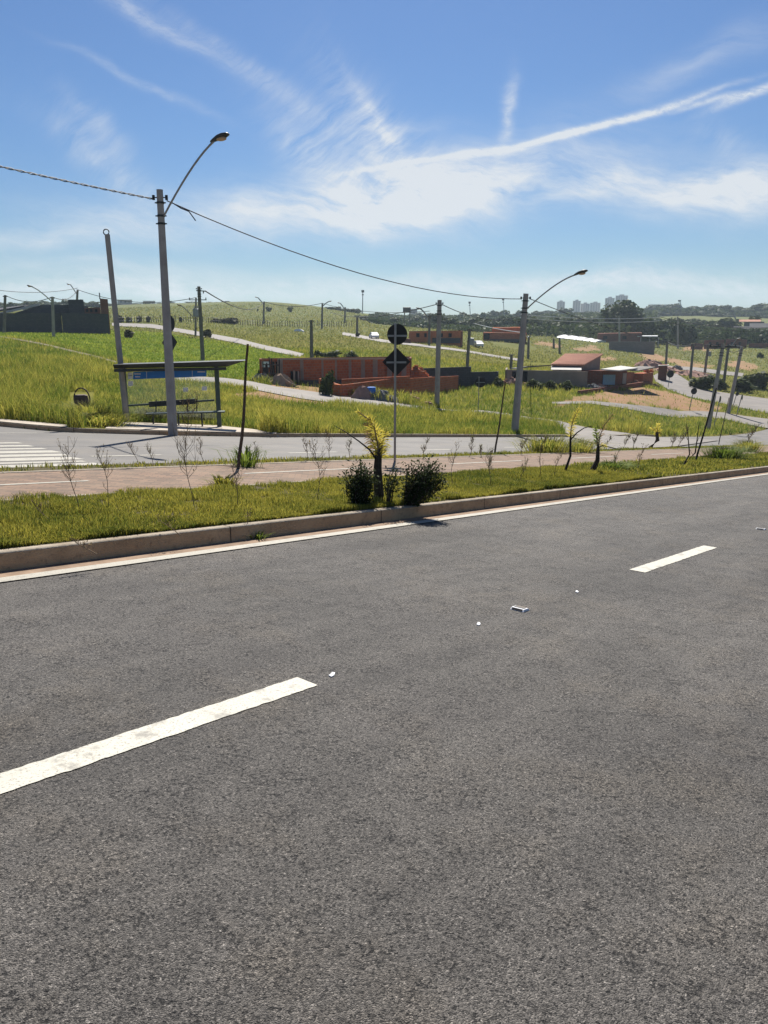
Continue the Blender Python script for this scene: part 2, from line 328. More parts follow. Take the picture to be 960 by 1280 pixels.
# ------------------------------------------------------------------ mesh building
def link(o): COL.objects.link(o); return o
def tag(o, label=None, cat=None, group=None, kind=None):
    if label: o['label'] = label
    if cat: o['category'] = cat
    if group: o['group'] = group
    if kind: o['kind'] = kind
    return o
def thing(name, loc, label, cat, group=None):
    o = link(bpy.data.objects.new(name, None)); o.location = Vector(loc); o.empty_display_size = .3
    return tag(o, label, cat, group)
def org(o):
    v = np.zeros(3)
    while o is not None: v += np.array(o.location); o = o.parent
    return v
class MB:
    def __init__(self): self.v = []; self.f = []; self.mi = []; self.mat = 0; self.sm = False
    def add(self, vs, fs):
        k = len(self.v); self.v += [tuple(map(float, a)) for a in vs]
        for f in fs: self.f.append(tuple(k+i for i in f)); self.mi.append(self.mat)
        return self
    def hexa(self, b4, t4):
        return self.add(list(b4)+list(t4), [(3, 2, 1, 0), (4, 5, 6, 7), (0, 1, 5, 4), (1, 2, 6, 5), (2, 3, 7, 6), (3, 0, 4, 7)])
    def box(self, c, size, rz=0):
        cx, cy, cz = c; a, b2, h = (x/2 for x in size); co, si = math.cos(rz), math.sin(rz)
        q = [(cx+x*co-y*si, cy+x*si+y*co) for x, y in ((-a, -b2), (a, -b2), (a, b2), (-a, b2))]
        return self.hexa([(x, y, cz-h) for x, y in q], [(x, y, cz+h) for x, y in q])
    def wall(self, A, B, zb1, zt1, zb2, zt2, th):
        dx, dy = B[0]-A[0], B[1]-A[1]; L = math.hypot(dx, dy)+1e-9; nx, ny = -dy/L*th/2, dx/L*th/2
        q = [(A[0]-nx, A[1]-ny), (B[0]-nx, B[1]-ny), (B[0]+nx, B[1]+ny), (A[0]+nx, A[1]+ny)]
        zb = [zb1, zb2, zb2, zb1]; zt = [zt1, zt2, zt2, zt1]
        return self.hexa([(x, y, z) for (x, y), z in zip(q, zb)], [(x, y, z) for (x, y), z in zip(q, zt)])
    def bar(self, A, B, w, h=None):
        A, B = np.array(A, float), np.array(B, float); h = h or w; d = B-A; d /= np.linalg.norm(d)+1e-9
        up = np.array([0, 0, 1.]) if abs(d[2]) < .95 else np.array([0, 1., 0]); sx = np.cross(d, up); sx /= np.linalg.norm(sx); sy = np.cross(sx, d)
        q = [-sx*w/2-sy*h/2, sx*w/2-sy*h/2, sx*w/2+sy*h/2, -sx*w/2+sy*h/2]
        return self.hexa([A+k for k in q], [B+k for k in q])
    def tube(self, pts, rad, n=6, cap=True):
        pts = [np.array(p, float) for p in pts]; k0 = len(self.v); m = len(pts)
        if not hasattr(rad, '__len__'): rad = [rad]*m
        for i, p in enumerate(pts):
            d = pts[min(i+1, m-1)]-pts[max(i-1, 0)]; d = d/(np.linalg.norm(d)+1e-9)
            up = np.array([0, 0, 1.]) if abs(d[2]) < .9 else np.array([1., 0, 0]); a = np.cross(d, up); a /= np.linalg.norm(a); b = np.cross(d, a)
            for j in range(n):
                t = 2*math.pi*j/n; self.v.append(tuple(p+rad[i]*(math.cos(t)*a+math.sin(t)*b)))
        for i in range(m-1):
            for j in range(n):
                self.f.append((k0+i*n+j, k0+i*n+(j+1) % n, k0+(i+1)*n+(j+1) % n, k0+(i+1)*n+j)); self.mi.append(self.mat)
        if cap:
            self.f.append(tuple(k0+j for j in range(n))); self.mi.append(self.mat)
            self.f.append(tuple(k0+(m-1)*n+j for j in reversed(range(n)))); self.mi.append(self.mat)
        return self
    def ell(self, c, r, n=10, k=6, ax=None):
        # ellipsoid, r = (rx, ry, rz), optional yaw
        k0 = len(self.v); co, si = math.cos(ax or 0), math.sin(ax or 0)
        for i in range(k+1):
            th = math.pi*i/k
            for j in range(n):
                ph = 2*math.pi*j/n; x, y, z = r[0]*math.sin(th)*math.cos(ph), r[1]*math.sin(th)*math.sin(ph), r[2]*math.cos(th)
                self.v.append((c[0]+x*co-y*si, c[1]+x*si+y*co, c[2]+z))
        for i in range(k):
            for j in range(n):
                self.f.append((k0+i*n+j, k0+(i+1)*n+j, k0+(i+1)*n+(j+1) % n, k0+i*n+(j+1) % n)); self.mi.append(self.mat)
        return self
    def plate(self, c, pts2, ax, ay, th):
        # flat prism: outline pts2 in the (ax, ay) plane at c, thickness th
        ax, ay = np.array(ax, float), np.array(ay, float); nn = np.cross(ax, ay); c = np.array(c, float); n = len(pts2)
        f = [c+x*ax+y*ay-nn*th/2 for x, y in pts2]; g = [c+x*ax+y*ay+nn*th/2 for x, y in pts2]
        return self.add(f+g, [tuple(reversed(range(n))), tuple(range(n, 2*n))]+[(i, (i+1) % n, n+(i+1) % n, n+i) for i in range(n)])
    def build(self, name, mats, parent=None, tint=None, bevel=0, smooth=False):
        o_ = org(parent) if parent is not None else np.zeros(3)
        if parent is None and getattr(self, 'origin', None) is not None: o_ = np.array(self.origin, float)
        me = bpy.data.meshes.new(name); me.from_pydata([tuple(np.array(a)-o_) for a in self.v], [], self.f); 
        mats = mats if isinstance(mats, (list, tuple)) else [mats]
        for q in mats: me.materials.append(q)
        if len(mats) > 1: me.polygons.foreach_set('material_index', self.mi)
        if tint is not None:
            at_ = me.attributes.new('tint', 'FLOAT', 'POINT'); at_.data.foreach_set('value', np.asarray(tint, np.float32))
        me.update()
        o = link(bpy.data.objects.new(name, me))
        if parent is not None: o.parent = parent
        else: o.location = Vector(o_)
        if smooth:
            for p in me.polygons: p.use_smooth = True
        if bevel:
            md = o.modifiers.new('edge', 'BEVEL'); md.width = bevel; md.segments = 2; md.limit_method = 'ANGLE'
        return o
def np_mesh(name, V, F, mat, tint=None, parent=None, zone=None):
    """V (n,3); F list of (m,k) int arrays"""
    me = bpy.data.meshes.new(name); me.vertices.add(len(V)); me.vertices.foreach_set('co', np.ascontiguousarray(V, np.float32).ravel())
    tot = sum(f.size for f in F); npoly = sum(len(f) for f in F)
    me.loops.add(tot); me.polygons.add(npoly)
    me.loops.foreach_set('vertex_index', np.concatenate([f.ravel() for f in F]).astype(np.int32))
    sizes = np.concatenate([np.full(len(f), f.shape[1]) for f in F]); st = np.r_[0, np.cumsum(sizes)[:-1]]
    me.polygons.foreach_set('loop_start', st.astype(np.int32))
    me.update(calc_edges=True)
    me.materials.append(mat)
    if tint is not None:
        a = me.attributes.new('tint', 'FLOAT', 'POINT'); a.data.foreach_set('value', np.asarray(tint, np.float32))
    if zone is not None:
        a = me.attributes.new('zone', 'FLOAT_COLOR', 'POINT'); a.data.foreach_set('color', np.ascontiguousarray(zone, np.float32).ravel())
    me.validate()
    o = link(bpy.data.objects.new(name, me))
    if parent is not None: o.parent = parent
    return o
def drape(name, A, B, off, mat, m=4, n=60, kind='structure', fn=None):
    """sheet between two polylines of world xy, laid over the ground"""
    def res(P):
        P = np.array([p[:2] for p in P]); L = np.r_[0, np.cumsum(np.hypot(*np.diff(P, axis=0).T))]
        t = np.linspace(0, L[-1], n); return np.c_[np.interp(t, L, P[:, 0]), np.interp(t, L, P[:, 1])]
    a, b = res(A), res(B); w = np.linspace(0, 1, m)[:, None, None]
    G = (a[None]*(1-w)+b[None]*w); X, Y = G[..., 0].ravel(), G[..., 1].ravel()
    Z = (fn(X, Y) if fn else ground(X, Y))+off
    i = np.arange(m-1)[:, None]*n+np.arange(n-1)[None]; i = i.ravel()
    F = np.c_[i, i+1, i+n+1, i+n]
    e = G[1, 0]-G[0, 0]; g = G[0, 1]-G[0, 0]
    if g[0]*e[1]-g[1]*e[0] < 0: F = F[:, ::-1]
    o = np_mesh(name, np.c_[X, Y, Z], [F], mat)
    return tag(o, kind=kind)
def fplane(off): return lambda X, Y: plane_sp(*sp(X, Y))+off
def sp_strip(name, s0, s1, p0, p1, off, mat, n=2, kind='structure'):
    S = np.linspace(s0, s1, n)
    return drape(name, [xy(s, p0) for s in S], [xy(s, p1) for s in S], 0, mat, 2, n, kind, fplane(off))
# ------------------------------------------------------------------ ground, avenue, streets
def avenue(x, y, off=0.0):
    x = np.atleast_1d(np.asarray(x, float)); y = np.atleast_1d(np.asarray(y, float)); s, p = sp(x, y); D = np.hypot(x, y)
    w = sstep((s-62)/35)
    return plane_sp(s, p)*(1-w)+(EYE+D*tps(np.arctan2(x, y), np.log(np.maximum(D, 8))))*w+off
def av(off): return lambda X, Y: avenue(X, Y, off)
def strip(name, s0, s1, p0, p1, off, mat, n=90, m=2):
    S = np.linspace(s0, s1, n)
    return drape(name, [xy(s, p0(s) if callable(p0) else p0) for s in S], [xy(s, p1(s) if callable(p1) else p1) for s in S], 0, mat, m, n, 'structure', av(off))
DIRT = [[(690,508),(720,497),(748,492),(800,484),(832,489),(862,497),(902,511),(884,515),(840,511),(790,506),(745,502),(720,505)],
        [(795,444),(812,441),(830,446),(858,451),(894,457),(890,461),(850,456),(808,449)],
        [(846,438),(866,433),(892,434),(890,439)], [(666,427),(690,428),(706,433),(700,436),(672,431)], [(716,434),(742,432),(752,437),(722,440)],
        [(905,452),(925,452),(950,459),(940,464),(910,458)], [(318,485),(350,478),(418,481),(420,488),(396,492),(345,487)],
        [(282,492),(326,490),(392,496),(430,504),(402,507),(330,500),(290,498)], [(484,489),(540,486),(548,491),(500,495)],
        [(840,457),(862,456),(880,461),(862,466),(842,463)], [(740,447),(765,445),(772,449),(748,452)]]
LUSH = [(-80,417),(0,414),(140,413),(200,416),(300,431),(345,441),(372,449),(332,474),(300,474),(250,466),(200,462),(150,450),(60,428),(-80,412)]
UP = {}
UP['s1'] = ([(210,473.5),(250,471.5),(280,473),(312,477),(345,484),(405,492),(470,501),(505,506),(547,511),(600,513.5),(660,522),(700,527),(760,539),(830,548),(900,551)],
            [(212,477),(250,478),(280,481.5),(325,489),(380,499.5),(430,505.5),(470,509),(505,510.5),(560,515),(600,517),(642,521),(678,528.5),(694,537),(720,549),(790,562)])
UP['s2'] = ([(140,404),(190,405.5),(230,412),(300,424),(350,436),(380,443)], [(140,407.5),(190,410.5),(230,417),(300,430),(345,441),(374,447)])
UP['s3'] = ([(428,415.5),(450,419),(480,425),(540,433),(585,438.5),(655,449.5)], [(428,419),(450,423),(480,428.5),(540,435.5),(585,441),(652,452)])
UP['s4'] = ([(824,466),(846,467.5),(857,474.5),(868,482.5),(884,488),(905,491),(940,496),(1000,503)], [(816,470),(820,478),(835,487),(860,496),(900,504),(930,511),(960,517),(1000,526)])
UP['s5'] = ([(832,457.5),(870,459.5),(900,463.5),(930,467)], [(832,461),(868,464),(900,468.5),(928,471)])
UP['s6'] = ([(690,503),(738,501.5),(780,505.5),(830,511),(870,514),(905,516),(960,524)], [(690,505.5),(738,505),(780,511),(825,519.5),(870,521),(905,524),(960,536)])
UP['s7'] = ([(-40,413),(0,421),(60,431.5),(115,444.5),(150,454),(175,460)], [(-40,415),(0,422.8),(60,433.6),(115,447),(150,456.6),(172,462)])
SPOLY = {k: a+b[::-1] for k, (a, b) in UP.items()}
def blocked(u, v):
    r = np.zeros(np.shape(u), bool)
    for P in SPOLY.values(): r |= inpoly(u, v, P)
    return r
def dirtmask(u, v, x, y):
    ju = u+(vnoise(x*.45, y*.45)-.5)*10; jv = v+(vnoise(x*.5+9, y*.5)-.5)*4; r = np.zeros(u.shape)
    for P in DIRT: r = np.maximum(r, inpoly(ju, jv, P).astype(float))
    return r
def incorr(s, p): return (p > -6.0) & (p < pk(s)+.06) & (s < 104) & (s > -70)
az = np.concatenate([np.radians(np.arange(-36, 36, .15)), np.radians(np.arange(36, 324, 4.0))])
R_ = np.concatenate([np.linspace(1.0, 8, 10)[:-1], np.exp(np.linspace(math.log(8), math.log(2450), 360))])
A_, RR = np.meshgrid(az, R_); X = (RR*np.sin(A_)).ravel(); Y = (RR*np.cos(A_)).ravel(); Z = ground(X, Y); S_, P_ = sp(X, Y)
ic = incorr(S_, P_)
Z = np.where(ic, avenue(X, Y)-.35, Z)
u_, v_ = to_px(X, Y, Z); front = Y > 5
zone = np.zeros((len(X), 4), np.float32); zone[:, 3] = 1
zone[:, 0] = np.where(front & ~ic, dirtmask(u_, v_, X, Y), 0)
D_ = np.hypot(X, Y)
zone[:, 1] = np.where(front, inpoly(u_+(vnoise(X*.2, Y*.2)-.5)*14, v_+(vnoise(X*.3, Y*.3+5)-.5)*5, LUSH), 0)
zone[:, 2] = sstep((D_-150)/90)*(1-zone[:, 1])
na, nr = len(az), len(R_)
i, j = np.meshgrid(np.arange(nr-1), np.arange(na), indexing='ij'); i = i.ravel(); j = j.ravel(); j2 = (j+1) % na
F = np.c_[i*na+j, i*na+j2, (i+1)*na+j2, (i+1)*na+j][:, ::-1]
# close the middle with a fan
c = len(X); Vg = np.r_[np.c_[X, Y, Z], [[0, 0, -.4]]]; jj = np.arange(na)
tri = np.c_[np.full(na, c), (jj+1) % na, jj]
og = np_mesh('ground', Vg, [F, tri], M['ground'], zone=np.r_[zone, [[0, 0, 0, 1]]]); tag(og, kind='structure')
KP = 6.19
strip('road', -60, 104, -4.3, KP-.10, 0, M['asphalt'], 120, 6)
strip('gutter', -60, 104, KP-.21, KP+.01, .006, M['gutter'])
def edge_line(name, s0, s1, p0, p1, off=.004, mat='paint', n=60): return strip(name, s0, s1, p0, p1, off, M[mat], n)
edge_line('edge_line', -55, 100, KP-.355, KP-.215, .010, 'paint2')
def kerb(name, s0, s1, pf, h, w, n=100):
    pf_ = pf if callable(pf) else (lambda s: pf)
    S = np.linspace(s0, s1, n); V = []
    for s in S:
        for dp, z in ((0, -.35), (.0, h-.013), (.013 if w > 0 else -.013, h), (w, h), (w, -.35)):
            x, y = xy(s, pf_(s)+dp); V.append((x, y, float(avenue(x, y)[0])+z))
    V = np.array(V); k = 5; q = []
    for a in range(n-1):
        for b in range(k-1): q.append((a*k+b, (a+1)*k+b, (a+1)*k+b+1, a*k+b+1))
    o = np_mesh(name, V, [np.array(q)[:, ::-1]], M['kerb']); o.data.materials.append(M['kerbtop'])
    o.data.polygons.foreach_set('material_index', np.tile([0, 1, 1, 0], n-1)); return tag(o, kind='structure')
kerb('kerb', -60, 104, KP, .165, .12)
strip('verge', -60, 104, KP+.10, 8.95, .165, M['soil'], 120, 4)
kerb('path_kerb', -60, 104, 8.86, .176, .09)
strip('cycle_path', -60, 104, 8.94, 11.50, .172, M['path'], 110, 4)
kerb('path_kerb', -60, 104, 11.48, .185, .10)
strip('verge', -60, 104, 11.57, 12.28, .165, M['soil'], 110, 3)
kerb('kerb', -60, 104, lambda s: 12.4, .15, -.13)
NS = 240
strip('road', -60, 104, 12.36, lambda s: pk(s)+.02, .002, M['asphalt2'], NS, 12)
kerb('kerb', 9.2, 54, lambda s: pk(s), .14, .14, 160)
for s0, s1 in ((0, .6), (2.0, 5.4), (8.2, 11.4), (14.2, 17.4), (20.2, 23.4), (26.2, 29.4)): edge_line('path_marking', s0, s1, 10.15, 10.24, .177, 'paint2', 8)
# the near lane dashes
for k in range(-3, 9):
    a = 7.13+6.71*k; jit = lambda q: (lambda s: q+.004*(vnoise(np.array([s*23.]), np.array([q*50.]))[0]-.5)*2+.004*(vnoise(np.array([s*70.]), np.array([q*31.]))[0]-.5)); strip('lane_marking', a, a+2.22, jit(2.74), jit(2.90), .004, M['paint'], 160)
for u0, u1, vv in ((112, 204, 569.8), (360, 422, 565.8), (527, 562, 562.4), (632, 668, 559), (0, 42, 541.5)):
    (s0, p0), (s1, p1) = gp_plane(u0, vv+.6), gp_plane(u1, vv-.6); pm = (p0+p1)/2
    strip('lane_marking', s0, s1, pm-.07, pm+.07, .007, M['paint2'], 8)
# zebra crossing on the second carriageway
for u1, vt, vb, uo in ((26, 553.2, 554.6, -60), (40, 556.6, 558.6, -70), (56, 560.2, 561.8, -80), (72, 563.2, 566, -90), (84, 567.4, 570, -100), (98, 571.2, 574.6, -120), (106, 576, 577.6, -130), (124, 578.6, 581.4, -140)):
    s1, p1 = gp_plane(u1, (vt+vb)/2); pa = gp_plane(u1, vb)[1]; pb = gp_plane(u1, vt)[1]; s0 = gp_plane(uo, vb+3)[0]
    strip('crossing_stripe', min(s0, s1-3), s1, pa, pb, .007, M['paint2'], 10)
def px_line(L): return [gp(u, v) for u, v in L]
for k, (a, b) in UP.items():
    drape('street' if k != 's7' else 'dirt_track', px_line(a), px_line(b), .05 if k in ('s1', 's6', 's4') else .09, M['street'] if k != 's7' else M['track'], 4, 70)
# bus stop pavement
PVE = [gp(u, v) for u, v in ((140, 528), (200, 530), (270, 532.5), (315, 537), (347, 545))]
drape('pavement', [xy(*gp_plane(u, v)) for u, v in ((132, 541.5), (200, 543.6), (270, 545.2), (320, 546.0), (350, 546.6))], [p[:2] for p in PVE], .03, M['pavement'], 5, 40)
drape('pavement', [xy(*gp_plane(u, v)) for u, v in ((-90, 522), (0, 532.6), (40, 536.5), (86, 540.2))], [gp(u, v)[:2] for u, v in ((-90, 512), (0, 524.5), (40, 528), (86, 532))], .03, M['pavement'], 5, 40)
# ------------------------------------------------------------------ grass
def grass(name, x, y, z, h, w, tint, mat, lean=.35, seg=2):
    n = len(x); a = rng.uniform(0, 2*np.pi, n); la = rng.uniform(0, 2*np.pi, n); L = h*lean*rng.uniform(.2, 1.6, n)
    bx, by = np.cos(a)*w/2, np.sin(a)*w/2; lx, ly = np.cos(la)*L, np.sin(la)*L
    P = np.c_[x, y, z]
    if seg == 2:
        V = np.empty((n, 5, 3)); V[:, 0] = P-np.c_[bx, by, 0*h]; V[:, 1] = P+np.c_[bx, by, 0*h]
        m = P+np.c_[lx*.3, ly*.3, h*.6]; V[:, 2] = m+np.c_[bx, by, 0*h]*.75; V[:, 3] = m-np.c_[bx, by, 0*h]*.75; V[:, 4] = P+np.c_[lx, ly, h*rng.uniform(.8, 1., n)]
        k = np.arange(n)[:, None]*5; F = [k+np.array([0, 1, 2, 3]), k+np.array([3, 2, 4])]; q = 5
    else:
        V = np.empty((n, 3, 3)); V[:, 0] = P-np.c_[bx, by, 0*h]; V[:, 1] = P+np.c_[bx, by, 0*h]; V[:, 2] = P+np.c_[lx, ly, h]
        k = np.arange(n)[:, None]*3; F = [k+np.array([0, 1, 2])]; q = 3
    return tag(np_mesh(name, V.reshape(-1, 3), F, mat, np.repeat(tint, q)), kind='stuff')
def verge_grass(name, n, s0, s1, p0, p1, hmin, hmax, wd, mat, near_edge=False):
    s = rng.uniform(s0, s1, n); p = rng.uniform(p0, p1, n)
    if near_edge: p = np.where(rng.random(n) < .22, p0+np.abs(rng.normal(0, .10, n)), p)
    x, y = xy(s, p); cl = vnoise(x*2.2, y*2.2); cl2 = vnoise(x*.6+4, y*.6); bare = vnoise(x*1.3+20, y*1.3)*.6+vnoise(x*5, y*5+7)*.4
    keep = bare*.6+.4*vnoise(x*9+3, y*9) > .27+.16*rng.random(n)
    x, y, cl, cl2 = x[keep], y[keep], cl[keep], cl2[keep]
    h = (hmin+(hmax-hmin)*cl*rng.uniform(.4, 1.3, len(x)))
    t = np.clip(-.1+.55*cl2+.45*vnoise(x*3.1+8, y*3.1)+rng.normal(0, .24, len(x)), 0, 1)
    return grass(name, x, y, avenue(x, y)+.163, h, wd*rng.uniform(.7, 1.4, len(x)), t, mat)
verge_grass('mown_grass', 260000, -3, 17, KP+.13, 8.84, .02, .125, .0075, M['grassnear'], True)
verge_grass('mown_grass', 50000, 17, 60, KP+.13, 8.84, .05, .15, .024, M['grassnear'])
verge_grass('verge_grass', 17000, -3, 45, 11.64, 12.26, .015, .11, .014, M['grassnear'])
def field(name, n, az0, az1, D0, D1, hf, wf, mat, accept, power=1.0, seg=2, lean=.35, tint0=.2):
    a = np.radians(rng.uniform(az0, az1, n)); D = np.exp(rng.uniform(math.log(D0), math.log(D1), n))
    x, y = D*np.sin(a), D*np.cos(a); z = ground(x, y); s, p = sp(x, y); u, v = to_px(x, y, z)
    k = ~incorr(s, p) & ~((p < pk(s)+.16) & (s < 100)) & ~blocked(u, v) & accept(u, v, x, y, D)
    x, y, z, D, u, v = x[k], y[k], z[k], D[k], u[k], v[k]
    c1 = vnoise(x*.9, y*.9); c2 = vnoise(x*.22+3, y*.22)
    dm = dirtmask(u, v, x, y); kk = (dm < .5) | (rng.random(len(x)) < .05)
    x, y, z, D, c1, c2 = (q[kk] for q in (x, y, z, D, c1, c2))
    c3 = vnoise(x*2.1+11, y*2.1)
    kk = c3+.5*rng.random(len(x)) > .42
    x, y, z, D, c1, c2, c3 = (q[kk] for q in (x, y, z, D, c1, c2, c3))
    h = hf(D, x, y)*(.28+.45*c1+.45*c2+.45*c3)*rng.uniform(.5, 1.25, len(x))
    t = np.clip(tint0-.12+.5*c2+.5*(c1-.4)+rng.normal(0, .22, len(x)), 0, 1)
    return grass(name, x, y, z-.03, h, wf(D)*rng.uniform(.6, 1.4, len(x)), t, mat, lean, seg)
PAVE = [(100, 531), (150, 527), (200, 528.5), (275, 531), (315, 536), (350, 546), (330, 552), (130, 550)]
PAVE2 = [(-100, 511), (0, 524), (40, 527.5), (84, 532), (84, 545), (-100, 545)]
BINZ = [(86, 490), (119, 490), (116, 531), (90, 531)]
def tallzone(u, v): return ~inpoly(u, v, BINZ) & ~inpoly(u, v, LUSH) & ~inpoly(u, v, PAVE) & ~inpoly(u, v, PAVE2)
field('tall_grass', 430000, -33, 33, 23, 62, lambda D, x, y: .60*(.7+.6*(vnoise(x*.12+31, y*.12) > .5)), lambda D: .008+.00042*D, M['grasstall'], lambda u, v, x, y, D: tallzone(u, v))
field('tall_grass', 170000, -33, 33, 60, 125, lambda D, x, y: .42, lambda D: .0009*D, M['grasstall'], lambda u, v, x, y, D: tallzone(u, v), seg=1, tint0=.12)
field('lush_grass', 120000, -33, -4, 50, 170, lambda D, x, y: .26, lambda D: .0013*D, M['grassgreen'], lambda u, v, x, y, D: inpoly(u, v, LUSH), seg=1, lean=.5)
field('pasture_grass', 100000, -33, 33, 120, 480, lambda D, x, y: .30+.0006*D, lambda D: .0015*D, M['grassdry'], lambda u, v, x, y, D: tallzone(u, v) & (vnoise(x*.03, y*.03) > .1), seg=1, lean=.5, tint0=.2)
# ------------------------------------------------------------------ objects beside the avenue
def V3(*a): return np.array(a, float)
def road_pt(s, p, z=0.): x, y = xy(s, p); return V3(x, y, float(avenue(x, y)[0])+z)
# raised pavement marker studs, and flecks of dried paint on the road
def stud(s, p, label):
    P = road_pt(s, p); r = thing('road_stud', P, label, 'road stud', 'raised studs along the lane line')
    a = math.atan2(DY, DX); bx, by = np.array([DX, DY, SL]), np.array([NX, NY, CC]); up = np.cross(bx, by); up /= np.linalg.norm(up)
    m = MB(); q = lambda l, w, h: P+bx*l+by*w+up*h
    m.hexa([q(-.05, -.06, 0), q(.05, -.06, 0), q(.05, .06, 0), q(-.05, .06, 0)], [q(-.03, -.055, .02), q(.03, -.055, .02), q(.03, .055, .02), q(-.03, .055, .02)]); m.build('stud_body', M['letter'], r, bevel=.003)
    m = MB(); m.hexa([q(-.02, -.045, .02), q(.02, -.045, .02), q(.02, .045, .02), q(-.02, .045, .02)], [q(-.018, -.043, .0235), q(.018, -.043, .0235), q(.018, .043, .0235), q(-.018, .043, .0235)]); m.build('worn_top', M['concretedark'], r)
    for sg in (-1, 1):
        m = MB(); e = [q(sg*.047, -.045, .005), q(sg*.047, .045, .005), q(sg*.035, .045, .0185), q(sg*.035, -.045, .0185)]
        o = bx*sg*.003; m.hexa([k for k in e], [k+o for k in e]) if sg > 0 else m.hexa([k+o for k in e], [k for k in e]); m.build('reflector', M['black'] if sg < 0 else M['lens'], r)
stud(4.9, 2.83, 'small white raised stud alone on the asphalt between the two long lane dashes')
stud(11.6, 2.83, 'small white raised stud on the asphalt at the right picture edge')
for u, v, l in ((415, 844, 'tiny white paint fleck on the asphalt just past the tip of the near dash'), (598, 780.5, 'tiny white paint fleck left of the road stud'), (721, 740, 'tiny white paint fleck right of the road stud')):
    s, p = gp_plane(u, v); m = MB(); P = road_pt(s, p, .004)
    m.origin = P; m.plate(P, [(-.028, -.012), (.0, -.017), (.03, -.006), (.026, .012), (-.01, .009), (-.024, .012)], (NX*.4+DX, NY*.4+DY, SL), (-DY, DX, CC), .006); tag(m.build('paint_fleck', M['letter']), l, 'paint fleck', 'paint flecks on the asphalt')
# ---- utility poles
def lamp_head(P, d, r, sc=1.0):
    d = np.array(d, float); d /= np.linalg.norm(d); n = V3(-d[1], d[0], 0); n /= np.linalg.norm(n)+1e-9; u = np.cross(d, n)
    h = MB(); pr = [(-.1, .05, .05), (.05, .10, .08), (.28, .17, .11), (.5, .18, .10), (.66, .12, .06), (.7, .03, .02)]
    k = 8
    for x, w_, t_ in pr:
        for j in range(k):
            a = 2*math.pi*j/k; h.v.append(tuple(P+sc*(d*x+n*w_*math.cos(a)+u*(t_*math.sin(a)*(1 if math.sin(a) > 0 else .45)))))
    for i in range(len(pr)-1):
        for j in range(k): h.f.append((i*k+j, (i+1)*k+j, (i+1)*k+(j+1) % k, i*k+(j+1) % k)); h.mi.append(0)
    h.f.append(tuple(range(k))); h.mi.append(0); h.f.append(tuple(5*k+j for j in reversed(range(k)))); h.mi.append(0)
    o = h.build('lamp_head', M['darksteel'], r, smooth=True)
    g = MB(); g.ell(P+sc*(d*.36-u*.05), (sc*.22, sc*.13, sc*.07), 10, 6, math.atan2(d[1], d[0])); g.build('lamp_lens', M['lens'], o, smooth=True)
TOPS = {}
def pole(key, top, bot, D, label, arm=None, armD=0, r0=.15, r1=.09, mat='concrete', ins=1, cat='utility pole', group=None, name='utility_pole', n=8, collars=True, armfrom=.1, sc=1.0):
    B = base(bot[0], D); T = at(top[0], top[1], D); TOPS[key] = T
    r = thing(name, B, label, cat, group); m = MB(); ax = T-B; H = np.linalg.norm(ax)
    m.tube([B-ax*.06/H*4, B+ax*.5, T], [r0, (r0+r1)/2, r1], n); m.build('pole', M[mat], r)
    if collars and D < 120:
        for f in ((.05, .0), (.1, 0), (.13, 0)):
            c = MB(); q = T-ax*f[0]; c.tube([q-ax*.004, q+ax*.004], [r1+.022]*2, n); c.bar(q+V3(-r1-.07, 0, 0), q+V3(r1+.07, 0, 0), .035); c.build('collar', M['darksteel'], r)
    if arm:
        A = at(arm[0], arm[1], D+armD); S = T-ax*armfrom+V3((1 if A[0] > T[0] else -1)*r1, -.03, 0); d = A-S; L = np.linalg.norm(d)
        hd = V3(d[0], d[1], 0); hl = np.linalg.norm(hd)+1e-6; hd /= hl
        c1 = S+d*.80+V3(0, 0, L*.035); pts = [S]
        for t_ in np.linspace(.1, 1, 9):
            q = S*(1-t_)**2+2*t_*(1-t_)*(S+d*.62+V3(0, 0, L*.11))+t_*t_*A; pts.append(q)
        c = MB(); c.tube(pts, .030*max(1, D/70)*sc, 6); c.build('lamp_arm', M['steel'], r)
        lamp_head(A-hd*.05, hd*1.0+V3(0, 0, .22), r, sc*.86)
    if ins:
        for sg in (-1, 1):
            c = MB(); q = T-ax*.03+V3(sg*(r1+.10), 0, 0); c.bar(T-ax*.03, q, .03*max(1, D/80)); c.tube([q-V3(0, 0, .07), q+V3(0, 0, .07)], [.045*max(1, D/80)]*2, 7); c.build('insulator', M['black'], r)
    return r
p1 = pole('p1', (199.5, 237), (210, 542), 26.2, 'tall concrete pole with curved lamp arm standing in front of the bus shelter', (268, 176), -1.6, .165, .10, cat='street lamp', name='street_lamp')
pole('p2', (657.5, 367), (647, 543), 42.3, 'concrete pole with lamp arm reaching right, on the grass corner right of the road signs', (721, 343), -2.2, .21, .135, cat='street lamp', name='street_lamp', sc=1.15)
pole('p3', (134, 293), (152, 527), 30.9, 'bare leaning grey pole with ring on top beside left post of bus shelter', None, r0=.115, r1=.095, ins=0, collars=False, cat='pole', name='utility_pole')
m = MB(); T = TOPS['p3']; ring = [T+V3(.10*math.cos(a)-.03, 0, .08+.10*math.sin(a)) for a in np.linspace(0, 2*math.pi, 13)]; m.tube(ring, .022, 5, False)
po = [o for o in bpy.data.objects if o.get('label', '').startswith('bare leaning grey pole')][0]; m.build('top_ring', M['darksteel'], po)
pole('p4', (549.5, 375), (547, 509), 63.7, 'plain concrete pole with cable bracket at street edge right of the brick heap', None, r0=.22, r1=.17, group=None)
pole('p5', (248.5, 358), (253.5, 453), 90, 'concrete pole with short crossarm rising behind the bus shelter roof', None, r0=.24, r1=.18, mat='concretedark')
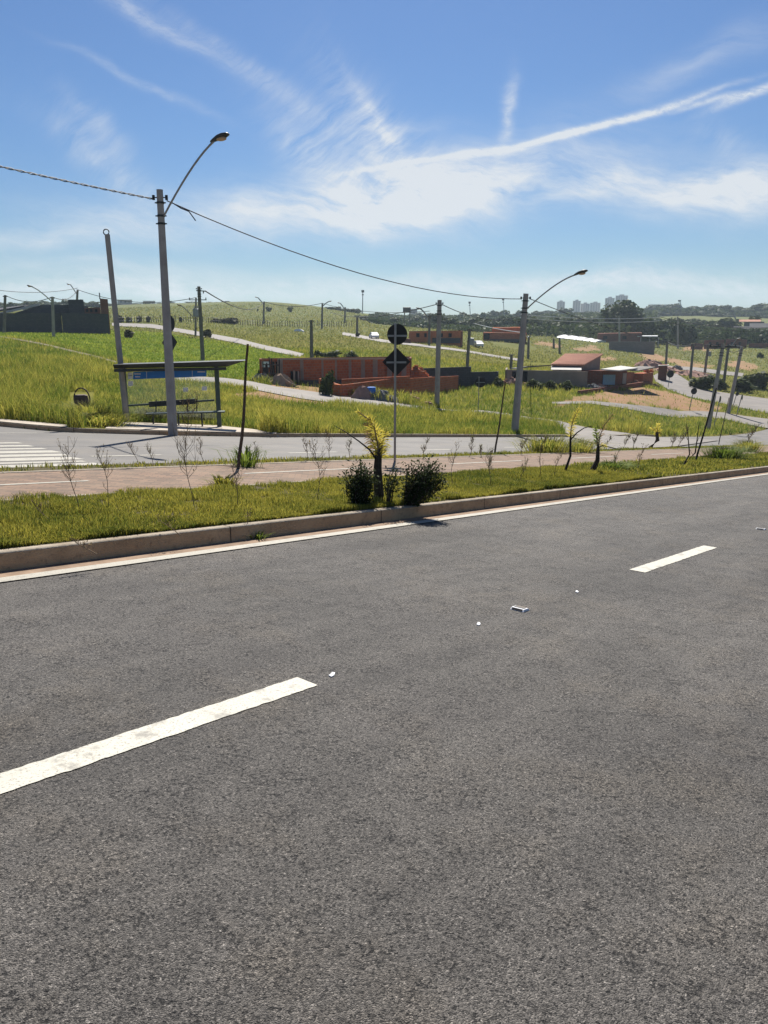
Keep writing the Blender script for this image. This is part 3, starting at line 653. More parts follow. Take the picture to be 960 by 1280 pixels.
P5 = TOPS['p5']; m = MB(); m.bar(P5+V3(-.3, 0, -.45), P5+V3(.75, 0, -.5), .10); m.tube([P5+V3(.5, 0, -.5), P5+V3(.45, 0, -.75)], .06, 6); po = [o for o in bpy.data.objects if o.get('label', '').startswith('concrete pole with short crossarm')][0]; m.build('crossarm', M['darksteel'], po)
pole('p5b', (245, 372), (246, 420), 150, 'thin far pole carrying a grey transformer tank, left of the crossarm pole', (226, 382), -2, r0=.2, r1=.15, ins=0, mat='concretedark', sc=1.5, armfrom=.55)
T = TOPS['p5b']; po = [o for o in bpy.data.objects if o.get('label', '').startswith('thin far pole carrying')][0]
m = MB(); q = T+V3(0, -.5, -2.7); m.tube([q+V3(0, 0, -.75), q+V3(0, 0, -.65), q+V3(0, 0, .65), q+V3(0, 0, .75)], [.5, .62, .62, .5], 12); m.tube([q+V3(-.3, 0, .7), q+V3(-.3, 0, 1.2)], .07, 6); m.tube([q+V3(.3, 0, .7), q+V3(.3, 0, 1.2)], .07, 6); m.build('transformer', M['steel'], po)
m = MB(); m.bar(T+V3(-1.3, 0, -.4), T+V3(1.9, 0, -.4), .14)
for k in (-1.2, 0, 1.8): m.tube([T+V3(k, 0, -.35), T+V3(k, 0, 0)], .09, 6)
m.build('crossarm', M['darksteel'], po)
FARP = [('p6', (65.5, 371), (70, 433), 118, 'pole with lamp arm reaching left in front of the grey block building', (40, 358.5), -1.5, 1.3),
 ('p7', (97, 362), (98, 412), 175, 'lamp pole showing above the tall block of the grey building', (88, 356), 0, 1.3),
 ('p8', (6.5, 369), (9, 416), 136, 'lampless pole at the left end of the grey block building', None, 0, 1),
 ('p10', (389, 400), (389.5, 448), 98, 'short lampless concrete post behind the brick shell house', None, 0, 1),
 ('p11', (330, 377), (331, 406), 262, 'small far lamp pole by the pasture fence, left of the two hillside trees', (322, 372), 0, 1.6),
 ('p12', (403, 379), (403, 413), 232, 'far lamp pole by the fence with its arm reaching right', (411, 377), 0, 1.6),
 ('p13', (431.5, 384), (431.5, 409), 285, 'far lamp pole left of the telecom mast with arm reaching left', (425, 379), 0, 1.6),
 ('p14', (446.5, 396), (446.5, 425), 185, 'stubby far pole with dark foot at the bend of the hill road', None, 0, 1),
 ('p15', (537, 394), (536, 432), 160, 'lamp pole in front of the far brick shell, left of the tall roadside pole', (526, 386.5), -1, 2.0),
 ('p17', (587, 411), (584, 459), 104, 'pole with meter box behind the grey yard wall', None, 0, 1),
 ('p18', (661, 420), (660, 451), 160, 'thin pole just right of the lamp pole on the grass corner', None, 0, 1),
 ('p19', (639.5, 443), (639, 463), 112, 'thin mast behind the dark doors of the yard wall', None, 0, 1),
 ('p20', (699.5, 422), (699, 446), 190, 'post between the white sheeting and the tiled roof', None, 0, 1),
 ('p21', (692, 423), (691.5, 440), 210, 'shorter post left of the post behind the tiled roof', None, 0, 1),
 ('p22', (774, 397), (773, 427), 285, 'pale pole in front of the big dark tree', None, 0, 1),
 ('pA', (904, 430), (894, 531), 80, 'leaning concrete pole nearest the black stake at right', None, 0, 1),
 ('pB', (927.5, 433), (917.5, 517), 98, 'leaning concrete pole farthest right, on the small grass island', None, 0, 1),
 ('pC', (911, 431), (907.5, 487), 139, 'pole with lamp arm standing behind the two leaning poles at right', (921, 424), 0, 1.3),
 ('pD', (867, 430), (865, 473), 150, 'pole on grass at the inner side of the curved road', None, 0, 1),
 ('pE', (885.5, 430), (882.5, 469), 162, 'pole with a box half way up, right of the curved road', None, 0, 1),
 ('pF', (834, 427), (833, 457), 178, 'thin dark pole behind the curved road and brick heap', None, 0, 1),
 ('pG', (847, 396), (846, 428), 300, 'pale lampless pole before the woodland at right', None, 0, 1)]
for key, tp, bt, D, lab, arm, ad, sc in FARP:
    r = pole(key, tp, bt, D, lab, arm, ad, r0=.17+.0006*D, r1=.12+.0006*D, ins=0 if D > 170 else 1, mat='concretedark' if key not in ('p22', 'pG', 'pA', 'pB', 'p6') else 'concrete', cat='street lamp' if arm else 'utility pole', name='street_lamp' if arm else 'utility_pole', sc=sc, collars=key in ('pA', 'pB'))
    if key in ('p17', 'pE'):
        m = MB(); q = TOPS[key]*.7+np.array(r.location)*.3+V3(.35, -.2, 0); m.box(q, (.6, .4, .9)); m.build('meter_box', M['steel'], r, bevel=.03)
    if key in ('pA',):
        m = MB(); q = TOPS[key]-V3(0, 0, .25); m.bar(q+V3(-1.1, .4, 0), q+V3(1.1, -.4, 0), .11)
        for k in (-1, -.4, .4, 1): m.tube([q+V3(k, -k*.36, 0), q+V3(k, -k*.36, .28)], .06, 6)
        m.build('crossarm', M['darksteel'], r)
# ---- cables
def cable(A, B, sag, rad, label, mat='cable', n=18):
    A, B = np.array(A), np.array(B); m = MB(); pts = [A*(1-t_)+B*t_-V3(0, 0, 4*sag*t_*(1-t_)) for t_ in np.linspace(0, 1, n)]
    m.origin = A; m.tube(pts, rad, 5); tag(m.build('power_cable', M[mat], smooth=True), label, 'cable', 'overhead cables')
a1 = TOPS['p1']-V3(0, 0, .27); a2 = TOPS['p2']-V3(0, 0, .27); prev = 2*TOPS['p1']-TOPS['p2']
tw = MB()
def twisted(A, B, sag, label):
    A, B = np.array(A), np.array(B); m = MB(); m.origin = A; n = 160
    for ph in (0, math.pi):
        pts = []
        for k in range(n+1):
            t_ = k/n; a = t_*2*math.pi*36+ph; pts.append(A*(1-t_)+B*t_-V3(0, 0, 4*sag*t_*(1-t_))+V3(.0, math.cos(a), math.sin(a))*.022)
        m.tube(pts, .014, 4)
    tag(m.build('power_cable', M['cable']), label, 'cable', 'overhead cables')
twisted(a1+V3(-.2, 0, 0), prev-V3(0, 0, .3), .35, 'twisted black cable leaving the shelter lamp pole towards the left picture edge')
cable(a1+V3(.2, 0, -.05), a2+V3(-.24, 0, 0), .75, .019, 'single sagging cable between the two nearest lamp poles')
cable(a2+V3(.24, 0, 0), TOPS['pA'], .8, .022, 'cable falling right from the corner lamp pole to the leaning poles')
m = MB(); q = a1+V3(.35, 0, -.1); m.origin = q; m.tube([q, q+V3(.3, -.1, -.18), q+V3(.55, -.15, -.28), q+V3(.75, -.2, -.55)], .018, 5); tag(m.build('loose_cable', M['cable']), 'short loose cable end hanging under the lamp arm of the nearest pole', 'cable')
def lot(A, B, sag, rad, lab, mat='cable'): cable(A, B, sag, rad, lab, mat)
lot(TOPS['p5']+V3(.7, 0, -.5), TOPS['p11'], 2.2, .07, 'thin cable from the crossarm pole along the hillside')
lot(TOPS['p11'], TOPS['p12'], 1.2, .08, 'thin cable over the pasture between the far lamp poles left and middle')
lot(TOPS['p12'], TOPS['p15']+V3(0, 0, .8), 1.2, .06, 'thin cable from the middle far lamp pole to the brick shell lamp')
lot(TOPS['p4']-V3(.1, 0, .3), TOPS['p15']+V3(-20, 0, .6), 1.0, .035, 'cable leaving the roadside pole leftwards above the far brick shell')
lot(TOPS['p4']-V3(-.1, 0, .3), at(655, 392, 105), 1.0, .035, 'cable leaving the roadside pole towards the corner lamp pole')
for dz, k in ((0, 'upper'), (-.55, 'lower')):
    lot(at(650, 393, 130)+V3(0, 0, dz), at(826, 396.5, 170)+V3(0, 0, dz*1.3), .5, .055, k+' of two sunlit cables crossing in front of the big tree', 'sunlitcable')
    lot(at(826, 396.5, 170)+V3(0, 0, dz*1.3), TOPS['pD']+V3(26, 12, 3.2+dz), 1.2, .05, k+' thin cable sinking right in front of the woodland')
lot(at(592, 404, 100), at(655, 416, 66), .12, .035, 'sunlit cable between the meter box pole and the corner lamp pole', 'sunlitcable')
lot(at(655, 416, 66), TOPS['p18'], .3, .04, 'sunlit cable from the corner lamp pole to the thin pole behind', 'sunlitcable')
lot(TOPS['pF'], TOPS['pD'], .6, .06, 'cable between the two poles left of the curved road'); lot(TOPS['pD'], TOPS['pE'], .4, .06, 'cable between the curved road poles')
lot(TOPS['pE'], TOPS['pC'], .5, .055, 'cable from the box pole to the lamp pole at right'); lot(TOPS['pC'], TOPS['pC']+V3(45, -12, -1.2), 1.2, .05, 'sunlit cable running off the right edge from the rear lamp pole', 'sunlitcable')
lot(TOPS['pA']-V3(0, 0, .2), TOPS['pB']-V3(0, 0, .2), .5, .035, 'cable between the two leaning poles at right'); lot(TOPS['pB'], TOPS['pB']+V3(26, -4, .2), .6, .035, 'cable running off the right edge from the farthest right leaning pole')
lot(TOPS['p6'], TOPS['p7'], 1.0, .05, 'cable above the grey block building between its two lamp poles'); lot(TOPS['p8'], TOPS['p6'], .8, .05, 'cable from the left end pole to the grey building lamp pole')
lot(TOPS['p7'], TOPS['p5b'], 1.6, .055, 'cable from the grey building to the transformer pole')
lot(at(-60, 352, 140), TOPS['p7']+V3(0, 0, .3), 1.2, .05, 'upper cable entering from the left edge over the grey building')
# ---- road signs
def sign_post(B, H, r): m = MB(); m.tube([B-V3(0, 0, .25), B+V3(0, 0, H)], .027, 10); return m.build('post', M['steel'], r)
def disc(c, rad, ax, th=.004, n=28): m = MB(); m.plate(c, [(rad*math.cos(a), rad*math.sin(a)) for a in np.linspace(0, 2*math.pi, n, endpoint=False)], ax, (0, 0, 1), th); return m
SB = base(494, 17.3); SB[2] = float(avenue(SB[0], SB[1])[0])+.15
T = at(496, 405, 17.3); r = thing('road_sign', SB, 'back of round and diamond signs on one grey post by the cycle path', 'road sign'); sign_post(SB, T[2]-SB[2]+.02, r)
axs = V3(.995, .1, 0); cR = at(496.5, 418, 17.35); cD = at(495.5, 452.3, 17.35)
disc(cR, .225, axs).build('round_panel', M['signback'], r)
m = MB(); h = .315; m.plate(cD, [(-h, 0), (-.02, -h+.02), (.02, -h+.02), (h, 0), (.02, h-.02), (-.02, h-.02)], axs, (0, 0, 1), .004); m.build('diamond_panel', M['signback'], r)
for c, L in ((cR-V3(0, .02, .03), .215), (cD-V3(0, .02, .01), .22)): m = MB(); m.bar(c-axs*L, c+axs*L, .028, .04); m.build('bracket', M['steel'], r)
B = base(599.5, 55); T = at(600, 471, 55); r = thing('road_sign', B, 'small round sign seen from behind beside the side street', 'road sign'); sign_post(B, T[2]-B[2], r); c = at(600.5, 478, 55.05); disc(c, .36, (1, .05, 0)).build('round_panel', M['signback'], r); m = MB(); m.bar(c+V3(-.3, -.03, 0), c+V3(.3, -.03, 0), .05); m.build('bracket', M['steel'], r)
B = base(211.5, 29.5); r = thing('road_sign', B, 'round and diamond signs seen edge-on from behind the tall lamp pole', 'road sign'); sign_post(B, at(211, 393, 29.5)[2]-B[2], r)
ax = V3(.42, .91, 0); c = at(211.6, 404.5, 29.5); disc(c, .30, ax).build('round_panel', M['signback'], r); c = at(212.2, 428, 29.5); m = MB(); m.plate(c, [(-.42, 0), (0, -.42), (.42, 0), (0, .42)], ax, (0, 0, 1), .004); m.build('diamond_panel', M['signback'], r)
for (ub, vt, vc, D, rad, lab) in ((838, 463.5, 467.5, 118, .52, 'dark round sign facing away at the start of the curved road'), (867.5, 486, 489, 95, .36, 'dark round sign on the bend in front of the dirt lot'), (900.5, 495, 499, 82, .30, 'dark disc sign half hidden beside the leaning pole at right'), (927.8, 493, 497, 96, .30, 'narrow dark sign turned edge-on beside the zebra bars at far right'), (921.5, 490, 492.5, 104, .22, 'small dark sign left of the narrow sign at far right')):
    B = base(ub, D); T = at(ub, vt, D); r = thing('road_sign', B, lab, 'road sign'); m = MB(); m.tube([B-V3(0, 0, .2), T], .045, 7); m.build('post', M['steel'], r); c = at(ub, vc, D-.06); disc(c, rad, (1, .1, 0) if rad != .30 else (.6, .8, 0)).build('round_panel', M['signback'], r)
# ---- bus shelter
L0, R0 = gp(153, 528), gp(270, 531); L0 = base(153, 31.0); R0 = base(270, 30.6)
dv = (R0-L0); dv[2] = 0; Ls = np.linalg.norm(dv); dv /= Ls; fv = V3(dv[1], -dv[0], 0)          # fv points to the road
if fv[1] > 0: fv = -fv
r = thing('bus_shelter', (L0+R0)/2, 'bus shelter with dark flat roof, glass back and blue sign band', 'bus shelter')
zl, zr = at(153, 459.5, 31.0)[2], at(270, 457.5, 30.6)[2]
for P, z in ((L0, zl), (R0, zr)):
    m = MB(); m.wall(P-dv*.085, P+dv*.085, P[2]-.2, z, P[2]-.2, z, .14); m.build('post', M['greenpost'], r, bevel=.01)
A, Bq = L0-dv*.16, R0+dv*1.15
def rf(P, f, z): q = P+fv*f; return (q[0], q[1], z)
m = MB(); b_ = [rf(A, -.35, zl-.02), rf(R0+dv*.42, -.35, zr-.02), rf(R0+dv*.42, .9, zr+.02), rf(A, .9, zl+.02)]; t_ = [rf(A, -.55, zl+.13), rf(Bq, -.55, zr+.21), rf(Bq, 1.15, zr+.25), rf(A, 1.1, zl+.17)]; m.hexa(b_, t_); ro = m.build('roof', M['darksteel'], r)
m = MB(); m.wall(A+fv*.93, R0+dv*.42+fv*.93, zl-.10, zl+.01, zr-.10, zr+.01, .05); m.build('fascia', M['darksteel'], ro)
zf = L0[2]; Pa, Pb = L0+dv*.10-fv*.02, R0-dv*.10-fv*.02
m = MB(); m.wall(Pa, Pb, Pa[2]+.35, zl-.06, Pb[2]+.35, zr-.06, .012); gl = m.build('glass_panel', M['glass'], r)
bl, br_ = at(159.5, 467.5, 30.9), at(258, 467.5, 30.6)
def onp(u, v, o=.02):   # point on the glass plane seen at (u, v)
    k = ray(u, v); nn = V3(fv[0], fv[1], 0); tt = ((L0+fv*o)@nn)/(k[:2]@fv[:2]); return V3(k[0]*tt, k[1]*tt, k[2]*tt+EYE)
def pxquad(m, c4, o, th=.008):
    q = [onp(u, v, o) for u, v in c4]; m.add([k-fv*th/2 for k in q]+[k+fv*th/2 for k in q], [(3, 2, 1, 0), (4, 5, 6, 7), (0, 1, 5, 4), (1, 2, 6, 5), (2, 3, 7, 6), (3, 0, 4, 7)])
m = MB(); pxquad(m, [(166.5, 474), (258, 470.5), (258, 462), (166.5, 465)], .03); bd = m.build('route_board', M['blue'], r)
m = MB(); pxquad(m, [(159.8, 474), (165.8, 473.6), (165.8, 465.4), (159.8, 466)], .03); pb = m.build('pictogram_panel', M['letter'], r)
m = MB(); pxquad(m, [(160.4, 470.2), (165.2, 470), (165.2, 469.2), (160.4, 469.4)], .036); m.build('pictogram', M['darksteel'], pb)
m = MB(); pxquad(m, [(160.2, 482.5), (166.2, 482.2), (166.2, 476.2), (160.2, 476.6)], .03); m.build('notice', M['letter'], r)
m = MB(); pxquad(m, [(183.1, 473.2), (183.5, 473.2), (183.5, 464.6), (183.1, 464.6)], .037); m.build('divider', M['letter'], bd)
m = MB(); pxquad(m, [(240.1, 470.9), (240.5, 470.9), (240.5, 462.8), (240.1, 462.8)], .037); m.build('divider', M['letter'], bd)
def scribble(us, u1, v, name='lettering'):
    m = MB(); u = us
    while u < u1:
        w_ = random.uniform(.5, .95); pxquad(m, [(u, v+.75), (u+w_, v+.75), (u+w_, v-.75), (u, v-.75)], .037); u += w_+.25
    m.build(name, M['letter'], bd)
scribble(168, 175.5, 467.4); scribble(169, 175, 471.0); scribble(247, 256.5, 464.8)
for u, v in ((232, 487), (255.5, 485.5)): m = MB(); pxquad(m, [(u-3.2, v+2.6), (u+3.2, v+2.4), (u+3.2, v-2.6), (u-3.2, v-2.3)], .02); m.build('notice', M['letter'], r)
for f, u0, u1, v0, v1, nm in ((.06, 157, 268, 507.2, 500.2, 'back_rail'),):
    m = MB(); m.bar(onp(u0, v0, f), onp(u1, v1, f), .055, .07); m.build(nm, M['greenpost'], r)
be = MB(); a_, b_ = onp(186, 505.5, .10), onp(244.5, 501.6, .10); be.bar(a_, b_, .05, .20); bo = be.build('bench_back', M['darksteel'], r)
a2_, b2_ = onp(183, 517, .45), onp(281, 514.5, .45); m = MB(); m.bar(a2_, b2_, .34, .05); m.build('bench_seat', M['greenpost'], r)
for k in (.12, .32, .52, .64): q = a2_*(1-k)+b2_*k; m = MB(); m.bar(q, q+V3(0, 0, .0)+fv*-.33+V3(0, 0, .48), .04); m.build('bench_strut', M['darksteel'], r); 
for k in (.08, .4, .7): q = a2_*(1-k)+b2_*k; m = MB(); m.bar(q, V3(q[0], q[1], zf-.45 if k > .5 else zf-.2), .05); m.build('bench_leg', M['darksteel'], r)
# ---- litter bin in its hoop
B = base(102.5, 31.5); r = thing('litter_bin', B, 'rusty tilting litter bin hung in an oval hoop in the grass left of shelter', 'litter bin')
c = at(102.5, 499, 31.5); m = MB(); hp = [c+V3(.30*math.sin(a), 0, .42*math.cos(a)) for a in np.linspace(-2.2, 2.2, 21)]; hp = [V3(hp[0][0], hp[0][1], B[2]-.1)]+hp+[V3(hp[-1][0], hp[-1][1], B[2]-.1)]; m.tube(hp, .026, 6); m.build('hoop', M['rust'], r)
m = MB(); q = c+V3(0, -.05, -.10); m.tube([q+V3(.03, 0, -.36), q+V3(.03, 0, -.31), q+V3(.01, 0, -.05), q+V3(-.02, 0, .22), q+V3(-.02, 0, .27)], [.15, .21, .265, .25, .19], 16); m.build('bin', M['bin'], r, smooth=False)
# ---- stakes
def stake(t_, b_, D, rad, lab, mat='wood', bend=.03, plane=True, dt=0):
    B = base(b_[0], D)
    if plane: B[2] = float(avenue(B[0], B[1])[0])+.16
    T = at(t_[0], t_[1], D+dt); m = MB(); m.origin = B; k = [B-V3(0, 0, .15)]
    for q in np.linspace(.1, 1, 7): k.append(B*(1-q)+T*q+V3(bend*math.sin(q*5), 0, 0))
    m.tube(k, np.linspace(rad*1.25, rad*.75, len(k)), 7); return tag(m.build('wooden_stake', M[mat], smooth=True), lab, 'stake')
def pD(u, v, off=.165):
    s, p = gp_plane(u, v, off); return math.hypot(s, p)
stake((312, 430), (290, 586), pD(290, 586), .027, 'tall weathered stake leaning right beside the cycle path below the bus shelter')
stake((632.5, 477), (622, 566), pD(622, 566), .025, 'slim stake standing left of the corner lamp pole', 'wood', .015)
stake((896, 485), (881.5, 577), pD(881.5, 577), .026, 'black slanting stake beside the light green grass clump', 'darkwood', .012)
stake((911.5, 497), (909.5, 553), pD(909.5, 553), .022, 'thin brown stake behind the light green grass clump', 'wood', .01)
# ---- plants on the verges
def leaves(m, tint, P, size, n, spread, t0=.4, up=.3):
    for _ in range(n):
        c = P+np.array([random.gauss(0, spread) for _ in range(3)]); a = random.uniform(0, 6.28); b = random.uniform(-.9, 1.2); L = size*random.uniform(.6, 1.3)
        d = V3(math.cos(a)*math.cos(b), math.sin(a)*math.cos(b), math.sin(b)*.8+up*.3); d /= np.linalg.norm(d); s_ = np.cross(d, V3(random.gauss(0, .5), random.gauss(0, .5), 1)); s_ /= np.linalg.norm(s_)+1e-9
        m.add([c, c+d*L*.5+s_*L*.22, c+d*L, c+d*L*.5-s_*L*.22], [(0, 1, 2, 3)]); q = min(1, max(0, t0+random.gauss(0, .25))); tint.extend([q]*4)
def bush(u, D, W, H, lab, nst, nlf, lean=0., stems=None, dens=.045, leaf=.050, low=.15):
    B = base(u, D); B[2] = float(avenue(B[0], B[1])[0])+.165; r = thing('shrub', B, lab, 'shrub'); st = MB(); lf = MB(); ti = []
    for k in range(nst):
        a = random.uniform(0, 6.28); rr = W*.5*math.sqrt(random.random()); end = B+V3(rr*math.cos(a)+lean*H, rr*math.sin(a)*.8, H*random.uniform(.55, 1.)*(1-.25*(rr/(W*.5))**2)); s0 = B+V3(random.gauss(0, .03), random.gauss(0, .03), -.05); mid = s0*.5+end*.5+V3(random.gauss(0, .04), random.gauss(0, .04), -.04*H)
        st.tube([s0, mid, end], [.011, .008, .004], 5)
        for t_ in np.linspace(low, 1, nlf):
            q = s0*(1-t_)**2+mid*2*t_*(1-t_)+end*t_*t_; leaves(lf, ti, q, leaf, 11, dens, .25+.45*t_)
    st.build('stems', M['trunk'], r); lf.build('foliage', M['bushleaf'], r, tint=ti); return r
bush(449, 9.75, .40, .56, 'dense dark bush left of the yellow palm sapling', 46, 9, low=.05)
bush(485, 9.95, .22, .55, 'open dark bush on one bare stem, directly right of the palm sapling', 9, 4, .08, low=.62)
b_ = bush(508, 10.1, .58, .62, 'spreading dark bush with slanting bare branches, rightmost of the kerb bushes', 54, 7, .40, low=.34)
def weed(u, v, ut, vt, lab, mat='dryleaf', nb=7, nl=14, off=.165, leaf=.035, stemm='stem', D=None, rad=.0048, thk=1.0):
    D = D or pD(u, v, off); B = base(u, D); B[2] = float(avenue(B[0], B[1])[0])+off-.01; T = at(ut, vt, D); r = thing('weed', B, lab, 'weed', 'dry weeds on the verges')
    st = MB(); lf = MB(); ti = []; H = np.linalg.norm(T-B); k = [B*(1-q)+T*q+V3(.04*H*math.sin(q*6+u), .03*H*math.sin(q*4+v), 0) for q in np.linspace(0, 1, 7)]; rr = rad*max(1, D/11)*thk
    st.tube(k, np.linspace(rr, rr*.4, 7), 5)
    nb = int(nb*2.6); nl = int(nl*2.6); leaf *= .7
    for _ in range(nb):
        q = random.uniform(.3, .95); i = min(5, int(q*6)); s0 = k[i]*(1-(q*6-i))+k[i+1]*(q*6-i); a = random.uniform(0, 6.28); L = H*random.uniform(.15, .38)*(1.15-q*.5)
        e = s0+V3(math.cos(a)*L*.42, math.sin(a)*L*.42, L*.85); mid = (s0+e)/2+V3(math.cos(a)*L*.12, math.sin(a)*L*.12, -L*.05); st.tube([s0, mid, e], [rr*.55, rr*.4, rr*.25], 4)
        for _k in range(2): e2 = mid+V3(random.gauss(0, .2), random.gauss(0, .2), .45)*L; st.tube([mid, e2], [rr*.35, rr*.2], 3); leaves(lf, ti, e2, leaf*max(1, D/12), 1, .02*max(1, D/12), .5)
        for t_ in np.linspace(.35, 1, max(2, nl//nb)): leaves(lf, ti, s0*(1-t_)+e*t_, leaf*max(1, D/12), 1, .015*max(1, D/12), .4)
    st.build('stem', M[stemm], r)
    if ti: lf.build('leaves', M[mat], r, tint=ti)
    return r
WE = [(77, 641, 82, 545, 'tall dry weed on the mown verge under the crosswalk stripes', 'dryleaf', 8, 12), (39, 650, 37, 622, 'low dry weed nearest the kerb at the far left', 'dryleaf', 4, 8), (124, 638, 122, 560, 'thin dry weed right of the tall weed under the crosswalk', 'dryleaf', 5, 8),
 (228, 640, 231, 500, 'tallest branching brown weed, below the tall lamp pole', 'dryleaf', 12, 30), (293, 638, 289, 580, 'bare brown weed at the foot of the leaning stake', 'dryleaf', 6, 10), (395, 622, 394, 550, 'dry weed with a dark seed head standing midway between stake and palm sapling', 'dryleaf', 8, 24), (568, 607, 569, 553, 'thin dry weed right of the dark bushes', 'dryleaf', 4, 8),
 (679.5, 600, 680, 548, 'rust brown straight weed left of the first yellow frond', 'dryleaf', 6, 10), (657, 601, 660, 572, 'low grey weed left of the rust brown weed', 'weedleaf', 5, 10), (617, 606, 613, 562, 'leafy grey green weed on the verge below the slim stake', 'weedleaf', 12, 46), (699, 598, 702, 566, 'low dead twig under the drooping palm stem', 'dryleaf', 4, 6), (805, 588, 806, 560, 'low dry weed right of the dark palm stump', 'dryleaf', 5, 8), (773, 586, 775, 562, 'small grey weed beside the dark palm stump', 'weedleaf', 6, 12)]
for u, v, ut, vt, lab, mt, nb, nl in WE: weed(u, v, ut, vt, lab, mt, nb, nl)
for u, v, ut, vt, lab, mt, nb, nl in [(163, 585, 162, 553, 'small dry weed by the far path edge under the lamp shadow', 'dryleaf', 5, 8), (182, 583, 184, 556, 'grey dry weed with side sprigs by the far path edge', 'weedleaf', 7, 14), (247, 580, 249, 548, 'sparse dry weed between the tall weed and the stake', 'dryleaf', 6, 12), (318, 578, 318, 553, 'green weed right of the stake foot', 'weedleaf', 6, 12), (382, 577, 380, 548, 'dry weed on the far path edge above the dark seed head', 'dryleaf', 6, 10), (412, 576, 408, 540, 'wispy dry weed left of the palm sapling across the path', 'dryleaf', 7, 14), (435, 575, 438, 548, 'wispy grey weed touching the palm sapling across the path', 'weedleaf', 7, 14), (530, 574, 534, 548, 'tall wispy weed just right of the sign post', 'weedleaf', 7, 12), (590, 572, 592, 545, 'feathery weed left of the slim stake across the path', 'weedleaf', 9, 26), (605, 572, 601, 556, 'bushy grey weed at the foot of the slim stake', 'weedleaf', 9, 30), (655, 569, 658, 548, 'feathery weed right of the slim stake across the path', 'weedleaf', 9, 24)]:
    weed(u, v, ut, vt, lab, mt, nb, nl, .165, .03, D=pD(u, v))
for u, ut, vt, lab in ((786, 788, 545, 'grey weed thicket stem left of the small yellow palm'), (800, 797, 541, 'grey weed thicket stem close to the small yellow palm'), (762, 764, 547, 'grey weed thicket stem right of the dark palm stump'), (858, 860, 535, 'dark dry weed behind the forked dead sapling'), (848, 846, 540, 'dark dry weed left of the forked dead sapling'), (944, 947, 531, 'dark weed behind the light green clump at the right edge')):
    weed(u, 560, ut, vt, lab, 'weedleaf', 8, 20, .165, .03, D=pD(u, 562))
# forked dead sapling
D = pD(866, 583); B = base(866, D); B[2] = float(avenue(B[0], B[1])[0])+.15; r = thing('dead_sapling', B, 'dark forked dead sapling left of the black slanting stake', 'dead sapling')
m = MB(); m.tube([B, at(862, 568, D), at(860, 545, D), at(858, 530, D)], [.02, .018, .013, .006], 6); m.build('branch', M['darkwood'], r); m = MB(); m.tube([B, at(869, 566, D), at(872, 545, D), at(874, 528, D)], [.022, .02, .013, .006], 6); m.build('branch', M['darkwood'], r)
m = MB()
for a_, b2 in (((870, 556), (878, 536)), ((861, 552), (853, 538)), ((868, 572), (861, 560))): m.tube([at(*a_, D), at(*b2, D-.1)], [.008, .003], 4)
m.build('twig', M['darkwood'], r)
# palm saplings
def frond(r, pts, mat, L, n, droop=.5, both=True, w_=.02, stem='stem', name='frond'):
    P = [np.array(p) for p in pts]; st = MB(); st.tube(P, np.linspace(.016, .005, len(P)), 5); fo = st.build(name, M[stem], r); lf = MB(); ti = []
    seg = np.r_[0, np.cumsum([np.linalg.norm(P[i+1]-P[i]) for i in range(len(P)-1)])]
    for k in range(n):
        t_ = (k+.5)/n*seg[-1]; i = max(0, min(len(P)-2, int(np.searchsorted(seg, t_)-1))); q = P[i]+(P[i+1]-P[i])*(t_-seg[i])/(seg[i+1]-seg[i]); tg = P[i+1]-P[i]; tg /= np.linalg.norm(tg); 
        for sg in (-1, 1):
            sd = np.cross(tg, V3(0, -.6, .8)); sd /= np.linalg.norm(sd)+1e-9; a = random.uniform(.4, 1.1); l = L*random.uniform(.6, 1.15)*(1-.45*(k/n)**3)
            d = sd*sg*math.sin(a)+tg*math.cos(a)+V3(random.gauss(0, .18), random.gauss(0, .35), -droop*random.uniform(.4, 1)); d /= np.linalg.norm(d); ww = np.cross(d, V3(0, 1, .2)); ww /= np.linalg.norm(ww)+1e-9; ww *= w_
            m2 = q+d*l*.55; e = q+d*l+V3(0, 0, -l*.25*droop); lf.add([q-ww*.4, q+ww*.4, m2+ww*.6, e, m2-ww*.6], [(0, 1, 2, 4), (4, 2, 3)]); ti.extend([min(1, max(0, random.gauss(.55, .25)))]*5)
    lf.build('leaflets', M[mat], fo, tint=ti); return fo
D = 10.6; B = base(474, D); B[2] = float(avenue(B[0], B[1])[0])+.15
r = thing('palm_sapling', B, 'young palm with dark trunk and yellow drooping frond between the kerb bushes', 'palm'); m = MB(); m.tube([B, at(472.5, 600, D), at(472, 585, D), at(473, 570, D), at(474, 560, D)], [.075, .066, .058, .05, .035], 9); m.build('trunk', M['trunk'], r)
frond(r, [at(474, 574, D), at(472, 555, D-.05), at(468, 535, D-.1), at(462, 522, D-.2)], 'frond', .21, 60, .45, w_=.009); frond(r, [at(473, 572, D), at(475, 552, D), at(470, 538, D+.05), at(462, 525, D+.05), at(447, 514, D+.1)], 'frond', .13, 60, .2, w_=.008); frond(r, [at(472, 568, D), at(466, 552, D), at(462, 538, D), at(459, 528, D)], 'deadfrond', .17, 40, .8, w_=.008)
frond(r, [at(474, 574, D), at(477, 560, D), at(480, 547, D+.05), at(482, 540, D+.1)], 'frond', .15, 40, .5, w_=.008)
m = MB(); m.tube([at(471, 575, D), at(462, 562, D-.1), at(448, 551, D-.2), at(432, 540, D-.3), at(418, 532, D-.3)], [.016, .013, .010, .007, .003], 5); m.build('bare_stem', M['darkwood'], r)
D = pD(714, 590); B = base(714, D); B[2] = float(avenue(B[0], B[1])[0])+.15
